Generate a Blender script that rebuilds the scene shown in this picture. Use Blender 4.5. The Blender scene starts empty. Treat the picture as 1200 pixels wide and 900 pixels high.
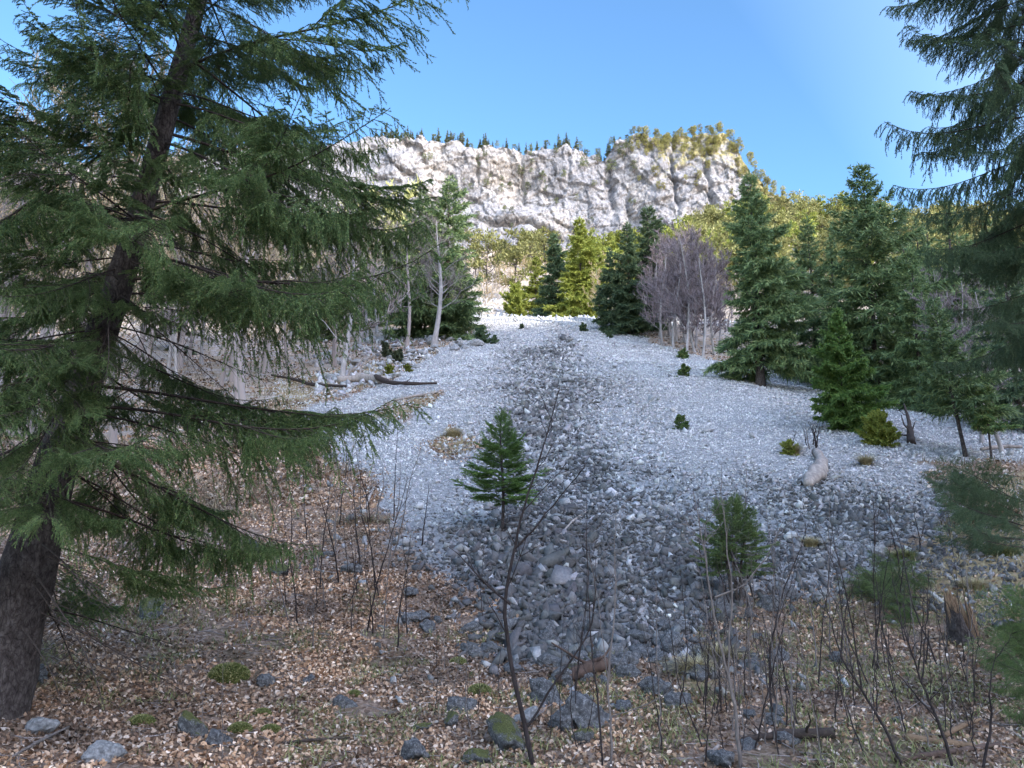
import bpy, bmesh, math, random
import numpy as np
from mathutils import Vector, Matrix, noise as mnoise

random.seed(7)
RNG = np.random.default_rng(7)
SC = bpy.context.scene
COL = SC.collection
R = math.radians

# ------------------------------------------------------------------ camera, sky, sun, exposure
F, CU, CV = 924.0, 600.0, 450.0            # focal length and centre of the 1200x900 photograph
PITCH = math.atan(150 / F)
cam_data = bpy.data.cameras.new('camera')
cam_data.sensor_width = 36.0
cam_data.lens = 36.0 * F / 1200.0
cam_data.clip_start = 0.05
cam_data.clip_end = 5000
cam = bpy.data.objects.new('camera', cam_data)
COL.objects.link(cam)
cam.location = (0, 0, 0)
cam.rotation_euler = (math.pi / 2 + PITCH, 0, 0)
SC.camera = cam

SUN_EL, SUN_AZ = R(24), R(40)              # behind the camera, to the right
SUND = np.array([math.sin(SUN_AZ) * math.cos(SUN_EL), -math.cos(SUN_AZ) * math.cos(SUN_EL), math.sin(SUN_EL)])
SKY_AWAY, SKY_SUN = (.395, .545, .63, 1), (3.55, 2.85, 2.45, 1)
W = bpy.data.worlds.new('World'); SC.world = W; W.use_nodes = True
wn = W.node_tree
sky = wn.nodes.new('ShaderNodeTexSky'); sky.sky_type = 'NISHITA'; sky.sun_disc = False
sky.sun_elevation = SUN_EL; sky.sun_rotation = math.pi - SUN_AZ
sky.altitude = 900; sky.air_density = 1.0; sky.dust_density = 0.6; sky.ozone_density = 1.6
bg = wn.nodes['Background']; bg.inputs[1].default_value = 0.15
# bright milky sky around the sun, deeper blue on the opposite side
_tc = wn.nodes.new('ShaderNodeTexCoord')
_dt = wn.nodes.new('ShaderNodeVectorMath'); _dt.operation = 'DOT_PRODUCT'; _dt.inputs[1].default_value = (math.sin(SUN_AZ), -math.cos(SUN_AZ), 0.35)
wn.links.new(_tc.outputs['Generated'], _dt.inputs[0])
_mr = wn.nodes.new('ShaderNodeMapRange'); _mr.inputs['From Min'].default_value = -0.26; _mr.inputs['From Max'].default_value = 0.95
wn.links.new(_dt.outputs['Value'], _mr.inputs[0])
_mx = wn.nodes.new('ShaderNodeMix'); _mx.data_type = 'RGBA'
_mx.inputs[6].default_value = SKY_AWAY; _mx.inputs[7].default_value = SKY_SUN
wn.links.new(_mr.outputs[0], _mx.inputs[0])
_ml = wn.nodes.new('ShaderNodeMix'); _ml.data_type = 'RGBA'; _ml.blend_type = 'MULTIPLY'; _ml.inputs[0].default_value = 1.0
wn.links.new(sky.outputs[0], _ml.inputs[6]); wn.links.new(_mx.outputs[2], _ml.inputs[7])
wn.links.new(_ml.outputs[2], bg.inputs[0])
sun_d = bpy.data.lights.new('sun', 'SUN'); sun_d.energy = 2.0; sun_d.angle = R(0.5); sun_d.color = (1.0, 0.955, 0.885)
sun = bpy.data.objects.new('sun', sun_d); COL.objects.link(sun)
sun.rotation_euler = Vector(SUND).to_track_quat('Z', 'Y').to_euler()
sun.location = (300, -400, 300)
SC.view_settings.view_transform = 'Standard'
SC.view_settings.look = 'None'
SC.view_settings.gamma = 1.0
SC.view_settings.use_curve_mapping = False
SC.view_settings.exposure = 2.05
SC.render.engine = 'CYCLES'
SC.cycles.max_bounces = 5
SC.cycles.diffuse_bounces = 3
SC.cycles.transmission_bounces = 3
SC.cycles.transparent_max_bounces = 4

# ------------------------------------------------------------------ helpers: meshes
def mesh_of(name, V, faces, mats, smooth=False, col=None, midx=None):
    """faces: one int array (n,3)/(n,4) or a list of such arrays"""
    if not isinstance(faces, (list, tuple)): faces = [faces]
    faces = [np.asarray(f, dtype=np.int32) for f in faces if len(f)]
    V = np.asarray(V, dtype=np.float32)
    me = bpy.data.meshes.new(name)
    me.vertices.add(len(V)); me.vertices.foreach_set('co', V.ravel())
    loops = np.concatenate([f.ravel() for f in faces])
    tot = np.concatenate([np.full(len(f), f.shape[1], dtype=np.int32) for f in faces])
    start = np.concatenate([[0], np.cumsum(tot)[:-1]]).astype(np.int32)
    me.loops.add(len(loops)); me.loops.foreach_set('vertex_index', loops)
    me.polygons.add(len(tot)); me.polygons.foreach_set('loop_start', start)
    if smooth: me.polygons.foreach_set('use_smooth', np.ones(len(tot), dtype=bool))
    if not isinstance(mats, (list, tuple)): mats = [mats]
    for m in mats: me.materials.append(m)
    if midx is not None: me.polygons.foreach_set('material_index', np.asarray(midx, dtype=np.int32))
    me.update(calc_edges=True)
    if col is not None:
        for k, c in col.items():
            a = me.attributes.new(k, 'FLOAT_COLOR', 'POINT')
            c = np.asarray(c, dtype=np.float32)
            if c.ndim == 1: c = np.stack([c, c, c], 1)
            a.data.foreach_set('color', np.concatenate([c, np.ones((len(c), 1), np.float32)], 1).ravel())
    return me

def obj(name, me, parent=None, loc=None):
    o = bpy.data.objects.new(name, me); COL.objects.link(o)
    if parent is not None: o.parent = parent
    if loc is not None: o.location = loc
    return o

def tag(o, label=None, cat=None, group=None, kind=None):
    if label: o['label'] = label
    if cat: o['category'] = cat
    if group: o['group'] = group
    if kind: o['kind'] = kind
    return o

def thing(name, label, cat, loc=(0, 0, 0), rz=0.0, group=None, scale=1.0):
    o = bpy.data.objects.new(name, None); COL.objects.link(o)
    o.empty_display_size = 0.2
    o.location = loc; o.rotation_euler = (0, 0, rz); o.scale = (scale,) * 3
    return tag(o, label, cat, group)

def dup(root, loc, rz=0.0, scale=1.0, label=None, group=None, tilt=(0, 0)):
    r = root.copy(); COL.objects.link(r)
    r.location = loc; r.rotation_euler = (tilt[0], tilt[1], rz)
    r.scale = (scale,) * 3 if not hasattr(scale, '__len__') else scale
    if label: r['label'] = label
    if group: r['group'] = group
    for ch in list(root.children):
        c = ch.copy(); COL.objects.link(c); c.parent = r
        for g in list(ch.children):
            d = g.copy(); COL.objects.link(d); d.parent = c
    return r

def nrm(a): return a / np.maximum(np.linalg.norm(a, axis=-1, keepdims=True), 1e-9)

def tubes(P, Rad, k=5, cap=False):
    """P (n,m,3) polylines, Rad (n,m) radii -> verts, quads"""
    P = np.asarray(P, float); Rad = np.asarray(Rad, float)
    n, m, _ = P.shape
    T = np.empty_like(P); T[:, 1:-1] = P[:, 2:] - P[:, :-2]; T[:, 0] = P[:, 1] - P[:, 0]; T[:, -1] = P[:, -1] - P[:, -2]
    T = nrm(T)
    up = np.where(np.abs(T[:, :1, 2:3]) > 0.9, np.array([1.0, 0, 0]), np.array([0, 0, 1.0]))
    A = nrm(np.cross(T, np.broadcast_to(up, T.shape))); B = np.cross(T, A)
    th = np.arange(k) * 2 * math.pi / k
    ring = A[:, :, None, :] * np.cos(th)[None, None, :, None] + B[:, :, None, :] * np.sin(th)[None, None, :, None]
    V = P[:, :, None, :] + ring * Rad[:, :, None, None]
    idx = np.arange(n * m * k).reshape(n, m, k)
    a = idx[:, :-1, :]; b = idx[:, 1:, :]
    q = np.stack([a, np.roll(a, -1, 2), np.roll(b, -1, 2), b], -1).reshape(-1, 4)
    return V.reshape(-1, 3), q

class MB:
    """collects pieces into one mesh"""
    def __init__(s): s.V = []; s.F = {3: [], 4: []}; s.n = 0; s.C = []
    def add(s, V, Fs, c=None):
        V = np.asarray(V, float)
        for f in (Fs if isinstance(Fs, list) else [Fs]):
            f = np.asarray(f)
            if len(f): s.F[f.shape[1]].append(f + s.n)
        s.V.append(V); s.n += len(V)
        if c is not None: s.C.append(np.broadcast_to(np.asarray(c, float).reshape(-1, 3) if np.ndim(c) else np.full((1, 3), c), (len(V), 3)))
        return s
    def build(s, name, mats, parent=None, smooth=False, loc=None):
        me = s.mesh(name, mats, smooth)
        return obj(name, me, parent, loc)
    def mesh(s, name, mats, smooth=False):
        fs = [np.concatenate(s.F[k]) for k in (3, 4) if s.F[k]]
        return mesh_of(name, np.concatenate(s.V), fs, mats, smooth, {'tone': np.concatenate(s.C)} if s.C else None)

# ------------------------------------------------------------------ helpers: value noise
def _h(ix, iy, seed):
    h = (ix.astype(np.int64) * 374761393 + iy.astype(np.int64) * 668265263 + seed * 974634777) & 0xFFFFFFFF
    h = ((h ^ (h >> 13)) * 1274126177) & 0xFFFFFFFF
    h = ((h ^ (h >> 16)) * 2246822519) & 0xFFFFFFFF
    return ((h ^ (h >> 15)) & 0xFFFFFF) / float(0xFFFFFF)
def vn(x, y, seed=0):
    x = np.asarray(x, float); y = np.asarray(y, float)
    ix = np.floor(x); iy = np.floor(y); fx = x - ix; fy = y - iy
    fx = fx * fx * fx * (fx * (fx * 6 - 15) + 10); fy = fy * fy * fy * (fy * (fy * 6 - 15) + 10)
    ix = ix.astype(np.int64); iy = iy.astype(np.int64)
    a = _h(ix, iy, seed); b = _h(ix + 1, iy, seed); c = _h(ix, iy + 1, seed); d = _h(ix + 1, iy + 1, seed)
    return (a * (1 - fx) + b * fx) * (1 - fy) + (c * (1 - fx) + d * fx) * fy
def fbm(x, y, seed=0, oct=4):
    s = 0; a = 0.5; t = 0
    for i in range(oct):
        s = s + a * (vn(x * 2 ** i + 17.3 * i, y * 2 ** i - 9.1 * i, seed + i) - 0.5) * 2; t += a; a *= 0.5
    return s / t
def sstep(a, b, x):
    t = np.clip((np.asarray(x, float) - a) / (b - a), 0, 1); return t * t * (3 - 2 * t)

# ------------------------------------------------------------------ photograph rays -> world
CP, SP = math.cos(PITCH), math.sin(PITCH)
def ray(u, v):
    a = (u - CU) / F; k = (CV - v) / F
    return np.array([a, CP - k * SP, SP + k * CP])
def at_y(u, v, y):
    d = ray(u, v); return d * (y / d[1])
def px_of(p):
    p = np.asarray(p, float)
    dep = p[..., 1] * CP + p[..., 2] * SP
    return CU + F * p[..., 0] / dep, CV - F * (-p[..., 1] * SP + p[..., 2] * CP) / dep

# ------------------------------------------------------------------ terrain height
def zc(y, v): return y * math.tan(PITCH + math.atan((CV - v) / F))
_py = np.array([-900, -60, -8, 0, 3, 7, 9, 11, 14, 17, 23, 30, 42, 62, 80, 92, 104, 130, 180, 260, 330, 400, 560])
_pz = np.array([-14, -3, -1.6, -1.62, -1.8, zc(7, 900), -2.03, zc(11, 760), -1.15, zc(17, 620), 1.35, zc(30, 500), zc(42, 450),
                zc(62, 400), zc(80, 374), zc(92, 373.5), zc(104, 374), zc(130, 362), zc(180, 338), zc(260, 316), zc(330, 304), zc(400, 300), zc(400, 300) + 6.0])
_h1 = np.diff(_py); _dl = np.diff(_pz) / _h1
_m = np.zeros(len(_py)); _m[0] = _dl[0]; _m[-1] = 0
for i in range(1, len(_py) - 1):
    if _dl[i - 1] * _dl[i] <= 0: _m[i] = 0
    else:
        w1 = 2 * _h1[i] + _h1[i - 1]; w2 = _h1[i] + 2 * _h1[i - 1]
        _m[i] = (w1 + w2) / (w1 / _dl[i - 1] + w2 / _dl[i])
def prof(y):
    y = np.clip(np.asarray(y, float), _py[0], _py[-1]); i = np.clip(np.searchsorted(_py, y) - 1, 0, len(_py) - 2)
    h = _h1[i]; t = (y - _py[i]) / h
    return ((1 + 2 * t) * (1 - t) ** 2 * _pz[i] + t * (1 - t) ** 2 * h * _m[i] + t * t * (3 - 2 * t) * _pz[i + 1] + t * t * (t - 1) * h * _m[i + 1])
def zt(x, y):
    x = np.asarray(x, float); y = np.asarray(y, float)
    z = prof(y)
    sp = np.log1p(np.exp(np.clip(-(x + 2.2) / 0.8, -30, 30))) * 0.8
    z = z + 0.16 * np.minimum(sp, 5) * sstep(24, 9, y) * sstep(-6, 3, y)             # bank on the left
    z = z + 0.05 * np.clip(x - 4, 0, 6) * sstep(20, 9, y) * sstep(-6, 3, y)
    z = z + 0.20 * np.clip(-x - 22, 0, 140) * sstep(45, 110, y) * sstep(420, 330, y)  # left hillside
    z = z + 14 * sstep(0.12, 0.34, x / np.maximum(y, 1)) * np.exp(-((y - 285) / 75.0) ** 2)
    z = z - 0.5 * np.clip(x - 120, 0, 300) * sstep(200, 330, y) * 0.25
    z = z - 0.02 * np.clip(np.abs(x - 2) - 5, 0, 12) * sstep(26, 55, y) * sstep(110, 85, y) * 4  # scree is a low dome
    z = z + .85 * np.exp(-((x - 9.5) / 5.0) ** 2 - ((y - 40) / 9.0) ** 2) + .5 * np.exp(-((x + 3.5) / 3.5) ** 2 - ((y - 36) / 10.0) ** 2)   # mounds either side of the channel
    near = sstep(60, 20, y)
    z = z + fbm(x / 4.0, y / 4.0, 3, 3) * (0.16 + 0.25 * sstep(15, 120, y)) + fbm(x / 0.9, y / 0.9, 9, 3) * 0.07 * near
    z = z + fbm(x / 22.0, y / 22.0, 5, 4) * 2.2 * sstep(85, 200, y)
    return z
def ground(u, v, y0=4.0, y1=600.0):
    """first point where the ray of a photograph pixel meets the ground"""
    ys = np.geomspace(y0, y1, 1500); d = ray(u, v); p = d[None] * (ys / d[1])[:, None]
    below = p[:, 2] < zt(p[:, 0], p[:, 1])
    i = int(np.argmax(below)) if below.any() else len(ys) - 1
    lo, hi = ys[max(i - 1, 0)], ys[i]
    for _ in range(20):
        mid = (lo + hi) / 2; q = d * (mid / d[1])
        if q[2] < zt(q[0], q[1]): hi = mid
        else: lo = mid
    q = d * (hi / d[1]); q[2] = float(zt(q[0], q[1])); return q
def on(x, y, dz=0.0): return (float(x), float(y), float(zt(x, y)) + dz)
def pip(x, y, poly):
    x = np.asarray(x, float); y = np.asarray(y, float); c = np.zeros(x.shape, bool); n = len(poly)
    for i in range(n):
        x1, y1 = poly[i]; x2, y2 = poly[(i + 1) % n]
        cond = ((y1 > y) != (y2 > y)) & (x < (x2 - x1) * (y - y1) / (y2 - y1 + 1e-12) + x1)
        c ^= cond
    return c
def wpoly(pts): return [tuple(ground(u, v)[:2]) for u, v in pts]

SCREE = wpoly([(552, 386), (530, 402), (490, 424), (455, 445), (400, 470), (355, 478), (345, 510), (400, 538), (432, 562), (445, 612), (500, 660), (570, 725),
               (625, 775), (700, 778), (790, 776), (832, 742), (900, 715), (960, 690), (1020, 660), (1085, 632), (1118, 602), (1090, 568), (1085, 547),
               (1160, 540), (1280, 535), (1280, 492), (1140, 480), (1000, 447), (900, 428), (830, 422), (770, 404), (745, 386)]) + [(16, 100), (12, 118), (-7, 118), (-8, 92)]
DRY = [wpoly(p) for p in ([(430, 492), (455, 470), (520, 458), (515, 468), (470, 490)], [(505, 520), (530, 500), (560, 515), (555, 535), (520, 538)],
                          [(310, 500), (320, 440), (440, 425), (520, 400), (540, 405), (470, 440), (400, 462), (350, 478), (340, 500)],
                          [(1010, 672), (1080, 640), (1110, 590), (1100, 560), (1180, 548), (1280, 545), (1290, 740), (1120, 740), (1000, 705)],
                          [(770, 790), (800, 760), (835, 765), (850, 800), (800, 812)])]
_cl = np.array([ground(u, v)[:2] for u, v in ((655, 395), (640, 425), (645, 470), (665, 540), (700, 640), (740, 720), (765, 765))])
def chan(x, y):
    o = np.argsort(_cl[:, 1]); cx = np.interp(y, _cl[o, 1], _cl[o, 0])
    w = 1.0 + 0.062 * np.asarray(y, float) * sstep(70, 40, y) + 1.7 * sstep(22, 12, y)
    return np.exp(-((x - cx + 0.5 * fbm(x / 2, y / 2, 31, 2)) / w) ** 2) * sstep(75, 55, y)
_c2 = ground(1000, 600)[:2]
def chan2(x, y): return np.exp(-((x - _c2[0]) / 2.2) ** 2 - ((y - _c2[1]) / 3.5) ** 2)
def scree_mask(x, y, soft=0.0):
    n1 = fbm(x / 1.3, y / 1.3, 41, 3); n2 = fbm(x / 1.3, y / 1.3, 47, 3)
    k = 0.5 + 0.01 * np.asarray(y, float)
    m = pip(x + n1 * k, y + n2 * k * 1.6, SCREE)
    for d in DRY[:2]: m &= ~pip(x + n1 * .5, y + n2, d)
    return m
def dry_mask(x, y):
    n1 = fbm(x / 1.5, y / 1.5, 51, 3); m = np.zeros(np.shape(x), bool)
    for d in DRY: m |= pip(x + n1 * .6, y + n1 * 1.2, d)
    return m

# ------------------------------------------------------------------ materials
def material(name):
    m = bpy.data.materials.new(name); m.use_nodes = True
    nt = m.node_tree; b = nt.nodes['Principled BSDF']
    return m, nt, b
def N(nt, t, **kw):
    n = nt.nodes.new(t)
    for k, v in kw.items():
        if k.startswith('i_'): n.inputs[k[2:]].default_value = v
        else: setattr(n, k, v)
    return n
def ramp(nt, fac, stops):
    r = nt.nodes.new('ShaderNodeValToRGB'); el = r.color_ramp.elements
    while len(el) < len(stops): el.new(0.5)
    for e, (p, c) in zip(el, stops):
        e.position = p; e.color = (*c, 1) if len(c) == 3 else c
    if fac is not None: nt.links.new(fac, r.inputs[0])
    return r.outputs[0]
def mix(nt, fac, a, b, blend='MIX'):
    n = nt.nodes.new('ShaderNodeMix'); n.data_type = 'RGBA'; n.blend_type = blend
    for s, v in ((n.inputs[0], fac), (n.inputs[6], a), (n.inputs[7], b)):
        if hasattr(v, 'is_linked'): nt.links.new(v, s)
        elif hasattr(v, '__len__'): s.default_value = (*v, 1)
        else: s.default_value = v
    return n.outputs[2]
def noise_tex(nt, scale, detail=5, rough=0.6, coord='Object', vec=None):
    n = N(nt, 'ShaderNodeTexNoise'); n.inputs['Scale'].default_value = scale; n.inputs['Detail'].default_value = detail; n.inputs['Roughness'].default_value = rough
    if vec is None:
        tc = N(nt, 'ShaderNodeTexCoord'); vec = tc.outputs[coord]
    nt.links.new(vec, n.inputs['Vector'])
    return n.outputs['Fac']
def bump(nt, b, h, strength, dist):
    bp = N(nt, 'ShaderNodeBump'); bp.inputs['Strength'].default_value = strength; bp.inputs['Distance'].default_value = dist
    nt.links.new(h, bp.inputs['Height']); nt.links.new(bp.outputs[0], b.inputs['Normal'])

def foliage_mat(name, stops, objvar=0.25, transl=0.3, rough=0.55, tone=False):
    m, nt, b = material(name)
    g = N(nt, 'ShaderNodeNewGeometry'); c = ramp(nt, g.outputs['Random Per Island'], stops)
    if tone:
        at = N(nt, 'ShaderNodeAttribute', attribute_name='tone'); c = mix(nt, 1.0, c, at.outputs['Color'], 'MULTIPLY')
    oi = N(nt, 'ShaderNodeObjectInfo')
    hv = N(nt, 'ShaderNodeHueSaturation')
    mr = N(nt, 'ShaderNodeMapRange'); mr.inputs['To Min'].default_value = 1 - objvar; mr.inputs['To Max'].default_value = 1 + objvar
    nt.links.new(oi.outputs['Random'], mr.inputs[0]); nt.links.new(mr.outputs[0], hv.inputs['Value'])
    nt.links.new(c, hv.inputs['Color'])
    nt.links.new(hv.outputs[0], b.inputs['Base Color']); b.inputs['Roughness'].default_value = rough
    b.inputs['Specular IOR Level'].default_value = 0.25
    t = N(nt, 'ShaderNodeBsdfTranslucent'); nt.links.new(hv.outputs[0], t.inputs[0])
    mx = N(nt, 'ShaderNodeMixShader'); mx.inputs[0].default_value = transl
    nt.links.new(b.outputs[0], mx.inputs[1]); nt.links.new(t.outputs[0], mx.inputs[2])
    nt.links.new(mx.outputs[0], nt.nodes['Material Output'].inputs[0])
    return m

def bark_mat(name, stops, scale=14, bumpd=0.02, stretch=0.35):
    m, nt, b = material(name)
    tc = N(nt, 'ShaderNodeTexCoord'); mp = N(nt, 'ShaderNodeMapping'); mp.inputs['Scale'].default_value = (1, 1, stretch)
    nt.links.new(tc.outputs['Object'], mp.inputs[0])
    f = noise_tex(nt, scale, 6, 0.7, vec=mp.outputs[0])
    if name == 'spruce_bark':
        vo = N(nt, 'ShaderNodeTexVoronoi', feature='DISTANCE_TO_EDGE'); vo.inputs['Scale'].default_value = 26
        nz_ = N(nt, 'ShaderNodeTexNoise'); nz_.inputs['Scale'].default_value = 9; nz_.inputs['Detail'].default_value = 4; nt.links.new(mp.outputs[0], nz_.inputs['Vector'])
        wv = N(nt, 'ShaderNodeVectorMath', operation='MULTIPLY_ADD'); nt.links.new(nz_.outputs['Color'], wv.inputs[0]); wv.inputs[1].default_value = (.14, .14, .14); nt.links.new(mp.outputs[0], wv.inputs[2]); nt.links.new(wv.outputs[0], vo.inputs['Vector'])
        ed = N(nt, 'ShaderNodeMapRange'); ed.inputs['From Max'].default_value = .09; nt.links.new(vo.outputs['Distance'], ed.inputs[0])
        mu = N(nt, 'ShaderNodeMath', operation='MULTIPLY_ADD'); nt.links.new(ed.outputs[0], mu.inputs[0]); mu.inputs[1].default_value = .15
        sb = N(nt, 'ShaderNodeMath', operation='SUBTRACT'); nt.links.new(f, sb.inputs[0]); sb.inputs[1].default_value = .1; nt.links.new(sb.outputs[0], mu.inputs[2]); f = mu.outputs[0]
    nt.links.new(ramp(nt, f, stops), b.inputs['Base Color']); b.inputs['Roughness'].default_value = 0.9
    b.inputs['Specular IOR Level'].default_value = 0.15
    bump(nt, b, f, 0.8, bumpd)
    return m

M = {}
M['needles'] = foliage_mat('spruce_needles', [(0, (.05, .09, .036)), (.5, (.105, .165, .056)), (.8, (.18, .25, .075)), (.94, (.27, .32, .11)), (1, (.22, .165, .10))], .12)
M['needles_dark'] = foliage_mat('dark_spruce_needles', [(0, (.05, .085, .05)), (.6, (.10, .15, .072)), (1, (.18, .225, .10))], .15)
M['spruce'] = foliage_mat('spruce_sprays', [(0, (.07, .115, .055)), (.5, (.145, .21, .085)), (.85, (.23, .30, .115)), (1, (.31, .36, .15))], .22)
M['young'] = foliage_mat('young_spruce_sprays', [(0, (.06, .12, .03)), (.5, (.12, .21, .05)), (1, (.22, .32, .08))], .12)
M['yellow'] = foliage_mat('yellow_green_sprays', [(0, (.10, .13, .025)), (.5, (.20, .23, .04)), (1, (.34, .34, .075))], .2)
M['pine'] = foliage_mat('pine_tufts', [(0, (.10, .105, .035)), (.5, (.20, .20, .065)), (1, (.33, .31, .12))], .3)
M['pinedark'] = foliage_mat('dark_pine_tufts', [(0, (.06, .08, .045)), (.6, (.11, .13, .07)), (1, (.18, .20, .10))], .3)
M['bark'] = bark_mat('spruce_bark', [(.3, (.022, .018, .016)), (.5, (.06, .047, .041)), (.72, (.13, .11, .10))], 22, .05, .5)
M['twigwood'] = bark_mat('twig_bark', [(.3, (.03, .023, .019)), (.7, (.075, .055, .045))], 20, .004)
M['greybark'] = bark_mat('beech_bark', [(.3, (.20, .18, .165)), (.6, (.36, .33, .31)), (.8, (.5, .47, .44))], 5, .01)
M['greytwig'] = foliage_mat('bare_twigs', [(0, (.14, .115, .10)), (.5, (.24, .20, .18)), (1, (.36, .31, .28))], .25, 0.0, .9)
M['purpletwig'] = foliage_mat('purple_twigs', [(0, (.11, .085, .085)), (.5, (.19, .15, .15)), (1, (.29, .24, .24))], .15, 0.0, .9)
M['paletwig'] = foliage_mat('pale_twigs', [(0, (.22, .16, .09)), (.5, (.37, .28, .16)), (1, (.5, .41, .25))], .25, 0.0, .9)
M['budtwig'] = foliage_mat('budding_twigs', [(0, (.26, .27, .09)), (.5, (.40, .40, .15)), (1, (.52, .50, .22))], .2, 0.1, .9)
M['sapling'] = bark_mat('sapling_bark', [(.3, (.016, .012, .011)), (.7, (.05, .039, .036))], 30, .002)
M['palesapling'] = bark_mat('pale_sapling_bark', [(.3, (.08, .065, .058)), (.7, (.2, .17, .15))], 30, .002)
M['leaf'] = foliage_mat('dead_beech_leaves', [(0, (.09, .05, .03)), (.3, (.25, .15, .09)), (.6, (.40, .255, .155)), (.82, (.54, .39, .275)), (1, (.66, .55, .45))], 0, .1, .6, True)
M['drygrass'] = foliage_mat('dry_grass_blades', [(0, (.22, .17, .085)), (.6, (.42, .35, .19)), (1, (.58, .50, .30))], 0, .2)
M['under'] = foliage_mat('dry_undergrowth', [(0, (.10, .075, .05)), (.5, (.22, .165, .105)), (.85, (.36, .29, .19)), (1, (.17, .18, .07))], 0, .15)
M['greengrass'] = foliage_mat('spring_grass_blades', [(0, (.07, .095, .025)), (.5, (.17, .185, .055)), (1, (.40, .36, .17))], 0, .2)
M['logwood'] = bark_mat('weathered_wood', [(.3, (.16, .13, .11)), (.6, (.34, .29, .25)), (.8, (.5, .45, .40))], 9, .01, .15)
M['freshwood'] = bark_mat('split_wood', [(.3, (.09, .055, .033)), (.6, (.19, .125, .075)), (.8, (.31, .225, .14))], 12, .01, .12)
M['redwood'] = bark_mat('rotten_wood', [(.3, (.04, .026, .02)), (.6, (.10, .066, .05)), (.8, (.19, .14, .11))], 10, .015, .15)

def rock_mat(name, lo, mid, hi, moss=0.0, tone=False, sc=3.0, bd=.03):
    m, nt, b = material(name)
    f1 = noise_tex(nt, sc, 8, .65); f2 = noise_tex(nt, sc * 6, 6, .7)
    c = ramp(nt, f1, [(.3, lo), (.5, mid), (.72, hi)])
    c = mix(nt, .5, c, ramp(nt, f2, [(.3, (.35, .35, .36)), (.65, (1.15, 1.14, 1.12))]), 'MULTIPLY')
    if sc == 4 and not tone:
        c = mix(nt, ramp(nt, noise_tex(nt, 11, 6, .8), [(.54, (0, 0, 0)), (.64, (.75, .75, .75))]), c, (.46, .455, .44))
    if tone:
        a = N(nt, 'ShaderNodeAttribute', attribute_name='tone'); c = mix(nt, 1.0, c, a.outputs['Color'], 'MULTIPLY')
    if moss:
        g = N(nt, 'ShaderNodeNewGeometry'); sx = N(nt, 'ShaderNodeSeparateXYZ'); nt.links.new(g.outputs['Normal'], sx.inputs[0])
        f3 = noise_tex(nt, sc * 2.2, 8, .85)
        ad = N(nt, 'ShaderNodeMath', operation='MULTIPLY_ADD'); nt.links.new(f3, ad.inputs[0]); ad.inputs[1].default_value = 2.4
        nt.links.new(sx.outputs[2], ad.inputs[2])
        mk = ramp(nt, ad.outputs[0], [(1.0 - moss * .35, (0, 0, 0)), (1.0, (1, 1, 1))]) if False else None
        mr = N(nt, 'ShaderNodeMapRange'); mr.inputs['From Min'].default_value = 1.95 - moss; mr.inputs['From Max'].default_value = 2.25 - moss
        nt.links.new(ad.outputs[0], mr.inputs[0])
        c = mix(nt, mr.outputs[0], c, ramp(nt, f2, [(.35, (.02, .026, .008)), (.5, (.075, .08, .022)), (.68, (.19, .18, .06))]))
    nt.links.new(c, b.inputs['Base Color']); b.inputs['Roughness'].default_value = .85; b.inputs['Specular IOR Level'].default_value = .25
    bump(nt, b, f2, .7, bd)
    return m
M['stone'] = rock_mat('scree_limestone', (.48, .47, .46), (.64, .63, .615), (.76, .745, .72), 0, True, 4, .02)
M['boulder'] = rock_mat('grey_boulder', (.035, .035, .037), (.11, .108, .107), (.27, .265, .255), 0, False, 4, .05)
M['whiterock'] = rock_mat('pale_boulder', (.13, .128, .125), (.27, .265, .255), (.46, .45, .43), 0, False, 5, .03)
M['mossrock'] = rock_mat('mossy_boulder', (.03, .03, .03), (.10, .098, .095), (.24, .235, .22), .42, False, 4, .03)
M['moss'] = rock_mat('moss', (.035, .042, .01), (.08, .088, .02), (.15, .15, .045), 0, False, 14, .03)

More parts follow.
